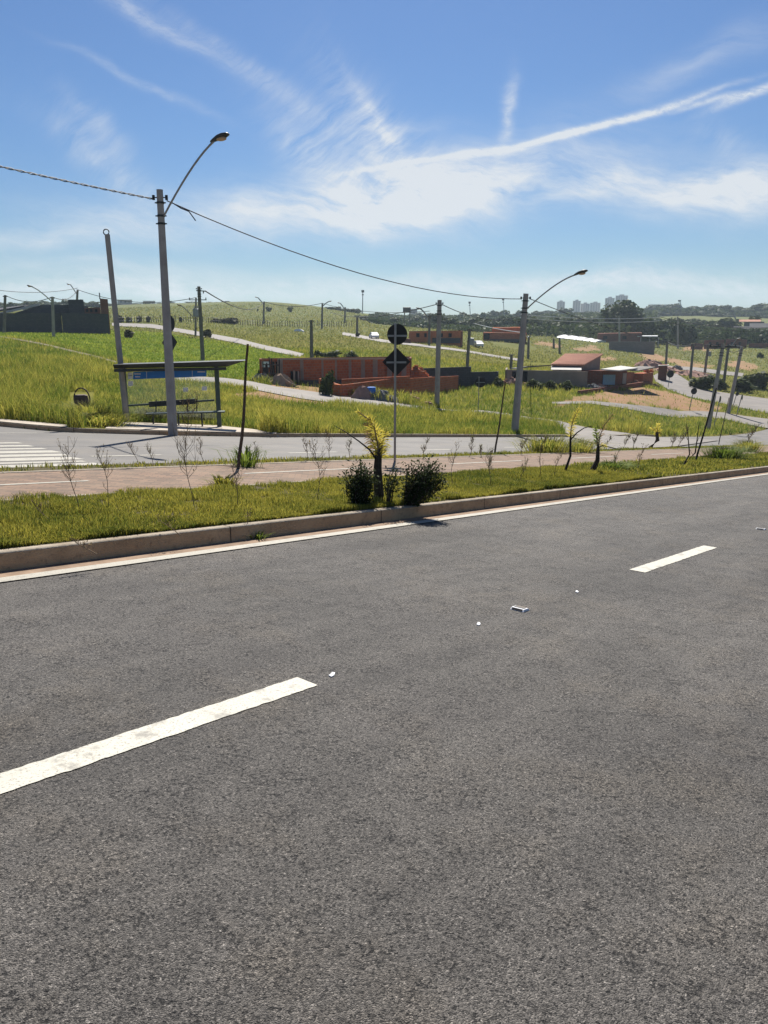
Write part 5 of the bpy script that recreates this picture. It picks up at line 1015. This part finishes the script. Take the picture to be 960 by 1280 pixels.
# water tank and masts
D = 310; r = thing('water_tank', base(508.5, D), 'dark square water tank raised on two legs above the far brick shell', 'water tank')
A = at(503.8, 390.5, D); Bq = at(513.4, 390.5, D); m = MB(); m.box(((A[0]+Bq[0])/2, A[1]+1, (A[2]+zt(508, 384, D))/2), (Bq[0]-A[0], 2.2, zt(508, 384, D)-A[2])); m.build('tank', M['darksteel'], r, bevel=.1)
for u in (505.2, 511.8): P = base(u, D+1); m = MB(); m.bar(P-V3(0, 0, .5), V3(P[0], P[1], A[2]+.1), .42); m.build('leg', M['concretedark'], r)
P0, P1 = base(505.2, D+1), base(511.8, D+1); m = MB(); m.bar(V3(P0[0], P0[1], zt(505, 402, D)), V3(P1[0], P1[1], zt(511, 402, D)), .25); m.build('cross_brace', M['concretedark'], r)
for u, vt, vb, D, lab, rd in ((453.5, 362.5, 391, 520, 'slender telecom mast with a small head on the hill right of the two shrubs', .40), (587, 377, 395, 650, 'thin mast above the woodland left of the corner lamp pole', .38), (629, 373, 395, 650, 'thin mast just left of the corner lamp pole', .38), (849.5, 375, 392, 850, 'pale mast on the right ridge', .5), (914.5, 388, 402, 700, 'dark slim chimney mast on the right slope', .6)):
    B = base(u, D); T = at(u, vt, D); r = thing('telecom_mast', B, lab, 'mast'); m = MB(); H = T[2]-B[2]
    m.tube([B-V3(0, 0, .5), T], [rd, rd*.6], 5); m.build('mast', M['steel'] if D != 700 else M['darksteel'], r)
    m = MB(); m.box(T-V3(0, 0, .8), (rd*4.4, rd*4.4, 1.5)); m.box(T-V3(0, 0, 3), (rd*3.2, rd*3.2, .6)); m.build('antenna_head', M['darksteel'], r)
# pasture fence
r = thing('pasture_fence', base(300, 250), 'dark post and wire fence crossing the pasture on the hillside', 'fence'); pts = []
for u in np.arange(150, 442, 3.05):
    D = 222+.09*(u-150) if u < 420 else 246+.5*(u-420); pts.append(base(u+random.uniform(-.6, .6), D+random.uniform(-.5, .5)))
for P in pts: m = MB(); h = random.uniform(1.6, 2.6); m.tube([P-V3(0, 0, .3), P+V3(random.gauss(0, .12), 0, h*.8)], [.10, .08], 5); m.build('post', M['darkwood'], r)
m = MB()
for z in (.7, 1.5): m.tube([P+V3(0, 0, z) for P in pts], .03, 3, False)
m.build('wire', M['darksteel'], r)
B = base(375, 205); m = MB(); m.origin = B; m.hexa([B+V3(-1.5, -.9, -.1), B+V3(1.6, -.7, -.1), B+V3(1.4, .8, -.1), B+V3(-1.2, .9, -.1)], [B+V3(-1.1, -.5, .55), B+V3(.2, -.4, .75), B+V3(1., .5, .35), B+V3(-.8, .5, .6)]); tag(m.build('white_sheet', M['white']), 'crumpled white sheet lying on the grass below the pasture fence', 'plastic sheet')
# motorcycle-like small car by the far road
def car(u, D, yaw, lab, mat, L=4.0):
    B = base(u, D); r = thing('parked_car', B, lab, 'car'); c, s_ = math.cos(yaw), math.sin(yaw)
    def W(x, y, z): return V3(B[0]+x*c-y*s_, B[1]+x*s_+y*c, B[2]+z)
    m = MB(); pr = [(-L/2, .35), (-L/2, .85), (-L*.42, .98), (-L*.25, 1.42), (L*.12, 1.45), (L*.27, 1.0), (L*.47, .82), (L/2, .6), (L/2, .35)]; n = len(pr)
    for y, k in ((-.8, 1), (.8, 1)): m.v += [tuple(W(x, y*(1 if z < 1.1 else .85), z)) for x, z in pr]
    m.f.append(tuple(range(n))); m.f.append(tuple(range(2*n-1, n-1, -1))); m.f += [(i, n+i, n+(i+1) % n, (i+1) % n) for i in range(n)]; m.mi += [0]*(n+2); m.build('body', M[mat], r)
    m = MB()
    for sg in (-1, 1): q = [W(-L*.36, sg*.80, 1.02), W(-L*.24, sg*.735, 1.36), W(L*.11, sg*.735, 1.38), W(L*.23, sg*.80, 1.04)]; m.add(q+[k+V3(-s_*sg*.02, c*sg*.02, 0) for k in q], [(0, 1, 2, 3), (7, 6, 5, 4), (0, 4, 5, 1), (1, 5, 6, 2), (2, 6, 7, 3), (3, 7, 4, 0)])
    m.build('side_window', M['window'], r)
    for x in (-L*.3, L*.3):
        for sg in (-1, 1): m = MB(); m.tube([W(x, sg*.66, .3), W(x, sg*.84, .3)], .31, 12); m.build('wheel', M['black'], r)
car(467.5, 176, 1.75, 'small white car on the hill road left of the round sign', 'white'); car(596.5, 176, 1.75, 'pale car at the left end of the far two level brick shell', 'white')
# ------------------------------------------------------------------ trees
def crown_mesh(name, seed, lobes, n, size, mat, low=False):
    rs = np.random.default_rng(seed); V = []; T = []
    lob = []
    for _ in range(lobes): a = rs.uniform(0, 6.28); q = rs.uniform(.0, .62); lob.append((q*math.cos(a), q*math.sin(a), (rs.uniform(.02, .5) if low else rs.uniform(.22, .80)), rs.uniform(.20, .36)))
    lob.append((0, 0, .2 if low else .5, .38))
    for _ in range(n):
        l = lob[rs.integers(len(lob))]; d = rs.normal(0, 1, 3); d /= np.linalg.norm(d); rr = l[3]*rs.uniform(.55, 1.06); c = np.array([l[0]*.5, l[1]*.5, l[2]])+d*rr*np.array([.62, .62, .75])
        if c[2] < (.0 if low else .05): continue
        nn = d+rs.normal(0, .5, 3); nn /= np.linalg.norm(nn); a = np.cross(nn, rs.normal(0, 1, 3)); a /= np.linalg.norm(a); b = np.cross(nn, a); s = size*rs.uniform(.5, 1.3)
        V += [c-a*s-b*s*.4, c+a*s*.2-b*s, c+a*s+b*s*.3, c-a*s*.1+b*s]; t_ = np.clip(.45*rs.random()+.45*(lob.index(l) % 3)/2+rs.normal(0, .1), 0, 1); T += [t_]*4
    V = np.array(V); lo, hi = np.percentile(V[:, 2], 1), np.percentile(V[:, 2], 99.5); V[:, 2] = .04+(V[:, 2]-lo)/(hi-lo)*.96; V[:, :2] *= .5/np.percentile(np.hypot(V[:, 0], V[:, 1]), 98); me_o = np_mesh(name, V, [np.arange(len(V)).reshape(-1, 4)], M[mat], T); me = me_o.data; bpy.data.objects.remove(me_o); return me
def trunk_mesh(seed):
    m = MB(); rs = random.Random(seed); m.tube([(0, 0, -.05), (.01, 0, .18), (.0, .01, .42)], [.035, .026, .016], 6)
    for k in range(5): a = rs.uniform(0, 6.28); m.tube([(0, 0, .15+.05*k), (.12*math.cos(a), .12*math.sin(a), .3+.06*k), (.22*math.cos(a), .22*math.sin(a), .45+.06*k)], [.016, .010, .004], 4)
    o = m.build('trunk', M['trunk']); me = o.data; bpy.data.objects.remove(o); return me
CR_ = [crown_mesh('crown', 20+k, 7+k % 3, 900, .060, 'treeleaf' if k % 3 else 'treeleaf2') for k in range(7)]; TK = [trunk_mesh(k) for k in range(3)]
BIGC = crown_mesh('crown', 77, 16, 4200, .034, 'treeleaf'); SHR = [crown_mesh('crown', 90+k, 6, 420, .085, 'shrubdry', True) for k in range(2)]; SHG = [crown_mesh('crown', 95+k, 6, 800, .055, 'treeleaf2', True) for k in range(2)]
def tree(u, vt, wpx, D, lab, group=None, name='tree', cat='tree', crown=None, squash=1.0, vb=None):
    B = base(u, D); H = max(1.0, zt(u, vt, D)-B[2]); W = wpx*D/FOC; r = thing(name, B, lab, cat, group); k = random.randrange(len(CR_)); a = random.uniform(0, 6.28)
    c = link(bpy.data.objects.new('crown', crown or CR_[k])); c.parent = r; c.scale = (W*1.0, W*1.0, H*1.0); c.rotation_euler = (0, 0, a)
    t_ = link(bpy.data.objects.new('trunk', TK[k % 3])); t_.parent = r; t_.scale = (min(W, H*.9), min(W, H*.9), H); t_.rotation_euler = (0, 0, a); return r
tree(777, 377, 50, 335, 'biggest dark round tree rising above the woodland before the apartment towers', crown=BIGC)
r = tree(548, 391, 20, 330, 'rounded dark tree standing out left of the thin masts'); tree(909, 398, 34, 430, 'dark round tree above the roofs at the right'); tree(938, 395, 14, 430, 'palm topped dark tree between the pink house and right edge')
tree(338, 383.5, 8, 400, 'left one of the two lone hillside trees'); tree(364, 383.5, 9.5, 400, 'right one of the two lone hillside trees'); tree(324.5, 386, 3, 400, 'tiny lone tree left of the two hillside trees')
tree(291, 397, 26, 236, 'broad dark scrub bush at the pasture fence', name='shrub', cat='shrub', crown=SHR[0]); tree(272, 398, 16, 236, 'smaller scrub bush left of the broad dark one at the fence', name='shrub', cat='shrub', crown=SHR[1])
for u, w_, D, vt, lab in ((153, 10, 224, 394, 'scrub bush at the left fence end by the leaning pole'), (165, 8, 226, 396, 'low scrub bush second along the fence'), (178, 7, 226, 394.5, 'scrub bush just left of the tall lamp pole at the fence'), (189, 6, 226, 395, 'scrub bush left of the tall lamp pole nearest it at the fence'), (229, 5, 226, 396, 'scrub bush left of the transformer pole at the fence'), (163, 14, 130, 412, 'dry brown bush on the green field by the leaning pole'), (447, 7, 183, 417, 'dark bush round the foot of the stubby far pole'), (262, 12, 150, 411.5, 'dark bush on the road bank right of the crossarm pole')):
    tree(u, vt, w_, D, lab, name='shrub', cat='shrub', crown=SHR[0])
for u, w_, D, vt, lab in ((409, 15, 58.0, 462, 'leafy shrub growing against the bright low brick wall'), (668, 18, b(668, 486)-.6, 473, 'leafy shrub in front of the yard wall right of its gates'), (622, 12, b(622, 483)-.6, 471, 'leafy shrub at the end of the lower grey wall'), (710, 14, b(710, 487)-.6, 476, 'grassy shrub at the foot of the yard wall below the awning'), (690, 14, b(690, 487)-.6, 477, 'low shrub at the foot of the yard wall middle'), (883, 22, 130, 466, 'shrub mass behind the nearest leaning pole'), (950, 26, 150, 462, 'dark shrub at right edge beyond the curved road'), (932, 24, 140, 470, 'lighter shrub left of the dark shrub beyond the curved road'), (903, 18, 136, 470, 'shrub between the two leaning poles beyond the road'), (949, 6, 240, 437, 'small dark bush alone on the far slope at right'), (415, 20, 104, 441, 'shrub row piece above the brick house shell left end'), (440, 14, 106, 443, 'shrub row piece above the brick house shell middle'), (398, 10, 103, 443, 'shrub beside the short lampless post')):
    tree(u, vt+3.5, w_*1.45, D, lab, name='shrub', cat='shrub', crown=SHG[0] if random.random() < .5 else SHG[1])
# woodland belts, tree by tree
def belt(u0, u1, step, D0, D1, vt0, vt1, wpx, lab, grp, jit=3.):
    u = u0
    while u < u1:
        f = (u-u0)/(u1-u0); D = random.uniform(D0, D1); vt = np.interp(f, np.linspace(0, 1, len(vt0)), vt0)+random.uniform(-jit, jit); tree(u, vt, wpx*random.uniform(.75, 1.3), D, lab, grp); u += step*random.uniform(.6, 1.4)
belt(455, 520, 9, 330, 440, [402, 398, 397], 0, 17, 'dark tree in the wood behind the round and diamond signs', 'trees behind the road signs')
belt(520, 620, 8, 320, 460, [399, 399, 401], 0, 17, 'dark tree in the wood behind the far orange brick shell', 'trees behind the far orange shell')
belt(600, 700, 8, 300, 440, [397, 399, 400], 0, 18, 'dark tree in the wood behind the corner lamp pole', 'trees behind the corner lamp pole')
belt(690, 765, 7, 320, 420, [398, 399, 398], 0, 18, 'dark tree in the wood behind the white greenhouse', 'trees behind the greenhouse')
belt(790, 880, 6.5, 315, 420, [397, 404, 408], 0, 19, 'dark tree in the wood right of the biggest tree', 'trees right of the biggest tree')
belt(800, 900, 8, 420, 520, [396, 399, 402], 0, 17, 'bluish tree in the rear rows right of the biggest tree', 'rear trees right of the biggest tree')
belt(880, 970, 9, 330, 350, [414, 412, 414], 0, 15, 'dark tree behind the far brick row', 'trees behind the far brick row')
belt(470, 690, 8, 520, 800, [394, 393, 391, 390], 0, 16, 'hazy tree along the far skyline wood at centre', 'skyline trees at centre')
belt(680, 800, 8, 700, 1100, [386, 388, 388, 386], 0, 17, 'hazy tree below the apartment towers', 'trees below the towers')
belt(790, 980, 7, 800, 950, [385, 383, 384, 380, 386, 382, 384], 0, 24, 'hazy tree on the right ridge skyline', 'ridge trees at right', 4)
belt(800, 980, 8, 740, 800, [392, 391, 394, 392], 0, 22, 'hazy tree on the lower edge of the right ridge wood', 'lower ridge trees at right', 2)
belt(-20, 150, 7, 420, 640, [380, 378, 376, 381], 0, 17, 'dark tree on the skyline behind the grey block building', 'trees behind the grey building', 2)
belt(140, 290, 9, 620, 800, [381, 379, 380, 377], 0, 13, 'small dark tree on the hill skyline around the tall lamp pole', 'skyline trees around the lamp pole', 1.2)
belt(412, 426, 4, 490, 500, [384, 383.5], 0, 11, 'tree in the left clump on the hill crest before the mast', 'left crest clump', .5); belt(428, 448, 5, 490, 500, [386, 386.5], 0, 11, 'tree in the right clump on the hill crest before the mast', 'right crest clump', .5); belt(448, 480, 6, 380, 420, [395, 397], 0, 14, 'dark tree below the telecom mast', 'trees below the mast', 1)

def undergrowth(name, u0, u1, D0, D1, vtop, n, size, mat):
    u = rng.uniform(u0, u1, n); D = np.exp(rng.uniform(math.log(D0), math.log(D1), n)); a = np.arctan((u-480)/FOC/math.cos(TH)); x, y = D*np.sin(a), D*np.cos(a); z = ground(x, y)
    zt_ = EYE+D*np.array([ray(q, np.interp(q, *vtop))[2] for q in u]); f = rng.random(n)**.8; h = np.maximum(1.5, (zt_-z))*(.55+.6*vnoise(x*.05, y*.05)); c = np.c_[x, y, z+h*f]
    A = rng.normal(0, 1, (n, 3)); A /= np.linalg.norm(A, axis=1)[:, None]; B_ = np.cross(A, rng.normal(0, 1, (n, 3))); B_ /= np.linalg.norm(B_, axis=1)[:, None]; s = (size*D/350*rng.uniform(.5, 1.3, n))[:, None]
    V = np.stack([c-A*s-B_*s*.4, c+A*s*.2-B_*s, c+A*s+B_*s*.3, c-A*s*.1+B_*s], 1).reshape(-1, 3); t_ = np.repeat(np.clip(vnoise(x*.12, y*.12)*.7+rng.normal(0, .15, n), 0, 1), 4)
    return tag(np_mesh(name, V, [np.arange(4*n).reshape(-1, 4)], M[mat], t_), kind='stuff')
undergrowth('woodland', 462, 770, 310, 470, ((462, 520, 560, 620, 700, 770), (404, 403, 404, 405, 404, 402)), 16000, .75, 'treeleaf')
undergrowth('woodland', 785, 975, 320, 460, ((785, 830, 880, 975), (404, 408, 410, 412)), 12000, .75, 'treeleaf')
undergrowth('woodland', 770, 1000, 760, 960, ((770, 820, 870, 900, 1000), (389, 386, 387, 389, 387)), 15000, .75, 'treeleaf')
undergrowth('woodland', 470, 800, 560, 1000, ((470, 600, 700, 800), (396, 395, 392, 390)), 12000, .75, 'treeleaf2')
# ------------------------------------------------------------------ camera, light
cam = bpy.data.cameras.new('camera'); co = link(bpy.data.objects.new('camera', cam)); co.location = (0, 0, EYE)
co.rotation_euler = (math.pi/2-TH, 0, 0); cam.sensor_fit = 'VERTICAL'; cam.sensor_height = 36; cam.lens = 36*960/1280; cam.clip_end = 20000; cam.clip_start = .05
scene.camera = co
EL = math.radians(46.8); AZ = math.radians(2.0)
sun = bpy.data.lights.new('sun', 'SUN'); sun.energy = 4.2; sun.angle = math.radians(.53); sun.color = (1, .945, .86)
so = link(bpy.data.objects.new('sun', sun)); so.rotation_euler = Vector((-math.cos(EL)*math.sin(AZ), -math.cos(EL)*math.cos(AZ), -math.sin(EL))).to_track_quat('-Z', 'Y').to_euler()
w = bpy.data.worlds.new('World'); scene.world = w; w.use_nodes = True; t = w.node_tree; bg = t.nodes['Background']
sk = N(t, 'ShaderNodeTexSky', sky_type='NISHITA'); sk.sun_disc = False; sk.sun_elevation = EL; sk.sun_rotation = AZ; sk.air_density = 1.0; sk.dust_density = .6; sk.ozone_density = 2.0; sk.altitude = 700
bg.inputs['Strength'].default_value = .055
g = N(t, 'ShaderNodeTexCoord').outputs['Generated']; s3 = N(t, 'ShaderNodeSeparateXYZ'); t.links.new(g, s3.inputs[0])
hor = math_(t, 'SQRT', math_(t, 'ADD', math_(t, 'MULTIPLY', s3.outputs[0], s3.outputs[0]), math_(t, 'MULTIPLY', s3.outputs[1], s3.outputs[1])))
AZN = math_(t, 'ARCTAN2', s3.outputs[0], s3.outputs[1]); ELN = math_(t, 'DIVIDE', s3.outputs[2], math_(t, 'MAXIMUM', hor, .001))
cv = N(t, 'ShaderNodeCombineXYZ'); t.links.new(AZN, cv.inputs[0]); t.links.new(ELN, cv.inputs[1])
def nz(vec, scale, detail, rough, sx, sy, rot):
    mp = N(t, 'ShaderNodeMapping'); mp.vector_type = 'POINT'; mp.inputs['Rotation'].default_value = (0, 0, math.radians(rot)); t.links.new(vec, mp.inputs[0])
    m2 = N(t, 'ShaderNodeMapping'); m2.inputs['Scale'].default_value = (sx, sy, 1); t.links.new(mp.outputs[0], m2.inputs[0])
    return noise(t, m2.outputs[0], scale, detail, rough)
w1 = N(t, 'ShaderNodeTexNoise'); w1.inputs['Scale'].default_value = 6; w1.inputs['Detail'].default_value = 5; t.links.new(cv.outputs[0], w1.inputs['Vector'])
vm = N(t, 'ShaderNodeVectorMath', operation='SUBTRACT'); t.links.new(w1.outputs['Color'], vm.inputs[0]); vm.inputs[1].default_value = (.5, .5, .5)
vs = N(t, 'ShaderNodeVectorMath', operation='SCALE'); t.links.new(vm.outputs[0], vs.inputs[0]); vs.inputs['Scale'].default_value = .075
va = N(t, 'ShaderNodeVectorMath', operation='ADD'); t.links.new(cv.outputs[0], va.inputs[0]); t.links.new(vs.outputs[0], va.inputs[1])
WV = va.outputs[0]
st1 = nz(WV, 9, 9, .66, 1, 4.2, 10); st2 = nz(WV, 11, 9, .66, 1, 5, -38); fine = nz(WV, 34, 7, .72, 1, 2.6, 10)
w2s = N(t, 'ShaderNodeVectorMath', operation='SCALE'); t.links.new(vm.outputs[0], w2s.inputs[0]); w2s.inputs['Scale'].default_value = .022
w2a = N(t, 'ShaderNodeVectorMath', operation='ADD'); t.links.new(cv.outputs[0], w2a.inputs[0]); t.links.new(w2s.outputs[0], w2a.inputs[1])
def blob(u, v, L, W, ang, k, nzv, warp=True):
    r = ray(u, v); a0, e0 = math.atan2(r[0], r[1]), r[2]
    mp = N(t, 'ShaderNodeMapping'); mp.vector_type = 'TEXTURE'; mp.inputs['Location'].default_value = (a0, e0, 0); mp.inputs['Rotation'].default_value = (0, 0, math.radians(ang)); mp.inputs['Scale'].default_value = (L/960, W/960, 1)
    t.links.new(WV if warp else w2a.outputs[0], mp.inputs[0]); ln = N(t, 'ShaderNodeVectorMath', operation='LENGTH'); t.links.new(mp.outputs[0], ln.inputs[0])
    e = math_(t, 'POWER', 2.718, math_(t, 'MULTIPLY', math_(t, 'MULTIPLY', ln.outputs['Value'], ln.outputs['Value']), -1.))
    return math_(t, 'MULTIPLY', math_(t, 'MULTIPLY', e, k), nzv)
n1 = ramp(t, st1, [(.33, .22), (.66, 1.2)]); n2 = ramp(t, st2, [(.36, .08), (.68, 1.2)]); nf = ramp(t, fine, [(.3, .2), (.7, 1.25)])
nfs = ramp(t, fine, [(.32, .25), (.62, 1.15)])
BL = [(515, 245, 125, 34, 4, 1.0, n1), (470, 258, 75, 24, 5, .6, n1), (470, 200, 95, 40, -20, .4, n2), (560, 262, 70, 14, 12, .5, n1), (475, 150, 60, 9, -55, .4, nf), (600, 200, 120, 30, 14, .22, n1), (640, 225, 150, 26, 10, .55, n1), (740, 236, 50, 12, 14, .6, n1), (880, 238, 120, 24, -2, 1.05, n1), (930, 225, 60, 16, 4, .5, n1),
      (330, 268, 130, 22, -3, .75, n1), (60, 290, 110, 13, -3, .55, n1), (150, 275, 90, 14, -6, .5, n1), (130, 205, 60, 18, -32, .45, n2), (125, 160, 35, 14, -40, .35, n2),
      (180, 22, 90, 9, -27, .45, nf), (330, 100, 110, 12, -32, .35, n2), (180, 112, 70, 5, -25, .25, nf), (470, 150, 75, 26, -45, .55, n2), (490, 160, 50, 8, 3, .4, n1), (395, 205, 70, 24, -40, .4, n2),
      (629, 128, 26, 6, 84, .38, nf), (626, 160, 40, 7, 88, .35, nf), (880, 75, 90, 18, 16, .28, n1), (910, 180, 30, 14, -40, .3, n2),
      (150, 330, 200, 10, -3, .4, n1), (480, 357, 600, 14, 1, .42, nfs), (800, 358, 260, 14, 0, .5, nfs), (60, 352, 160, 12, 0, .45, nfs), (220, 368, 110, 9, 0, .4, nfs)]
acc = None
for q in BL:
    e = blob(*q); acc = e if acc is None else math_(t, 'ADD', acc, e)
for u, v, L, W, a, k in ((490, 209, 60, 4.5, 10, .6), (570, 195, 70, 4.5, 8, .85), (650, 183, 70, 5, 11, .95), (735, 162, 75, 6, 14, 1.), (820, 139, 75, 5, 13, .95), (890, 127, 50, 5, 8, .6), (940, 119, 34, 7, 17, .95)):
    acc = math_(t, 'ADD', acc, blob(u, v, L, W*.62, a, k, nfs, False))
cm = math_(t, 'MINIMUM', math_(t, 'MULTIPLY', acc, .95), .92)
grad = ramp(t, ELN, [(.0, (.44, .58, .70)), (.08, (.42, .57, .72)), (.22, (.42, .60, .80)), (.45, (.42, .60, .84))])
blue = mixc(t, 1., sk.outputs[0], grad, 'MULTIPLY')
lp = mixc(t, cm, blue, (7.3, 7.6, 7.9))
t.links.new(lp, bg.inputs['Color'])
scene.view_settings.view_transform = 'Standard'; scene.view_settings.look = 'None'; scene.view_settings.gamma = 1; scene.view_settings.exposure = .92
scene.render.engine = 'CYCLES'; scene.cycles.use_denoising = True; scene.cycles.use_adaptive_sampling = False; scene.cycles.denoising_prefilter = 'NONE'; scene.cycles.max_bounces = 6; scene.cycles.transparent_max_bounces = 12; scene.cycles.diffuse_bounces = 3; scene.cycles.volume_bounces = 1

# ------------------------------------------------------------------ the air
hz = MB(); ZL = float(Z.min())-1.2; hz.hexa([(-2500, -2500, ZL), (2500, -2500, ZL), (2500, 2500, ZL), (-2500, 2500, ZL)], [(-2500, -2500, 75), (2500, -2500, 75), (2500, 2500, 75), (-2500, 2500, 75)])
mh = bpy.data.materials.new('air'); mh.use_nodes = True; mt = mh.node_tree; mt.nodes.remove(mt.nodes['Principled BSDF']); pv = mt.nodes.new('ShaderNodeVolumePrincipled'); pv.inputs['Density'].default_value = .00021; pv.inputs['Color'].default_value = (.70, .84, 1, 1); pv.inputs['Anisotropy'].default_value = .2
mt.links.new(pv.outputs[0], mt.nodes['Material Output'].inputs['Volume']); tag(hz.build('haze', mh), kind='stuff')
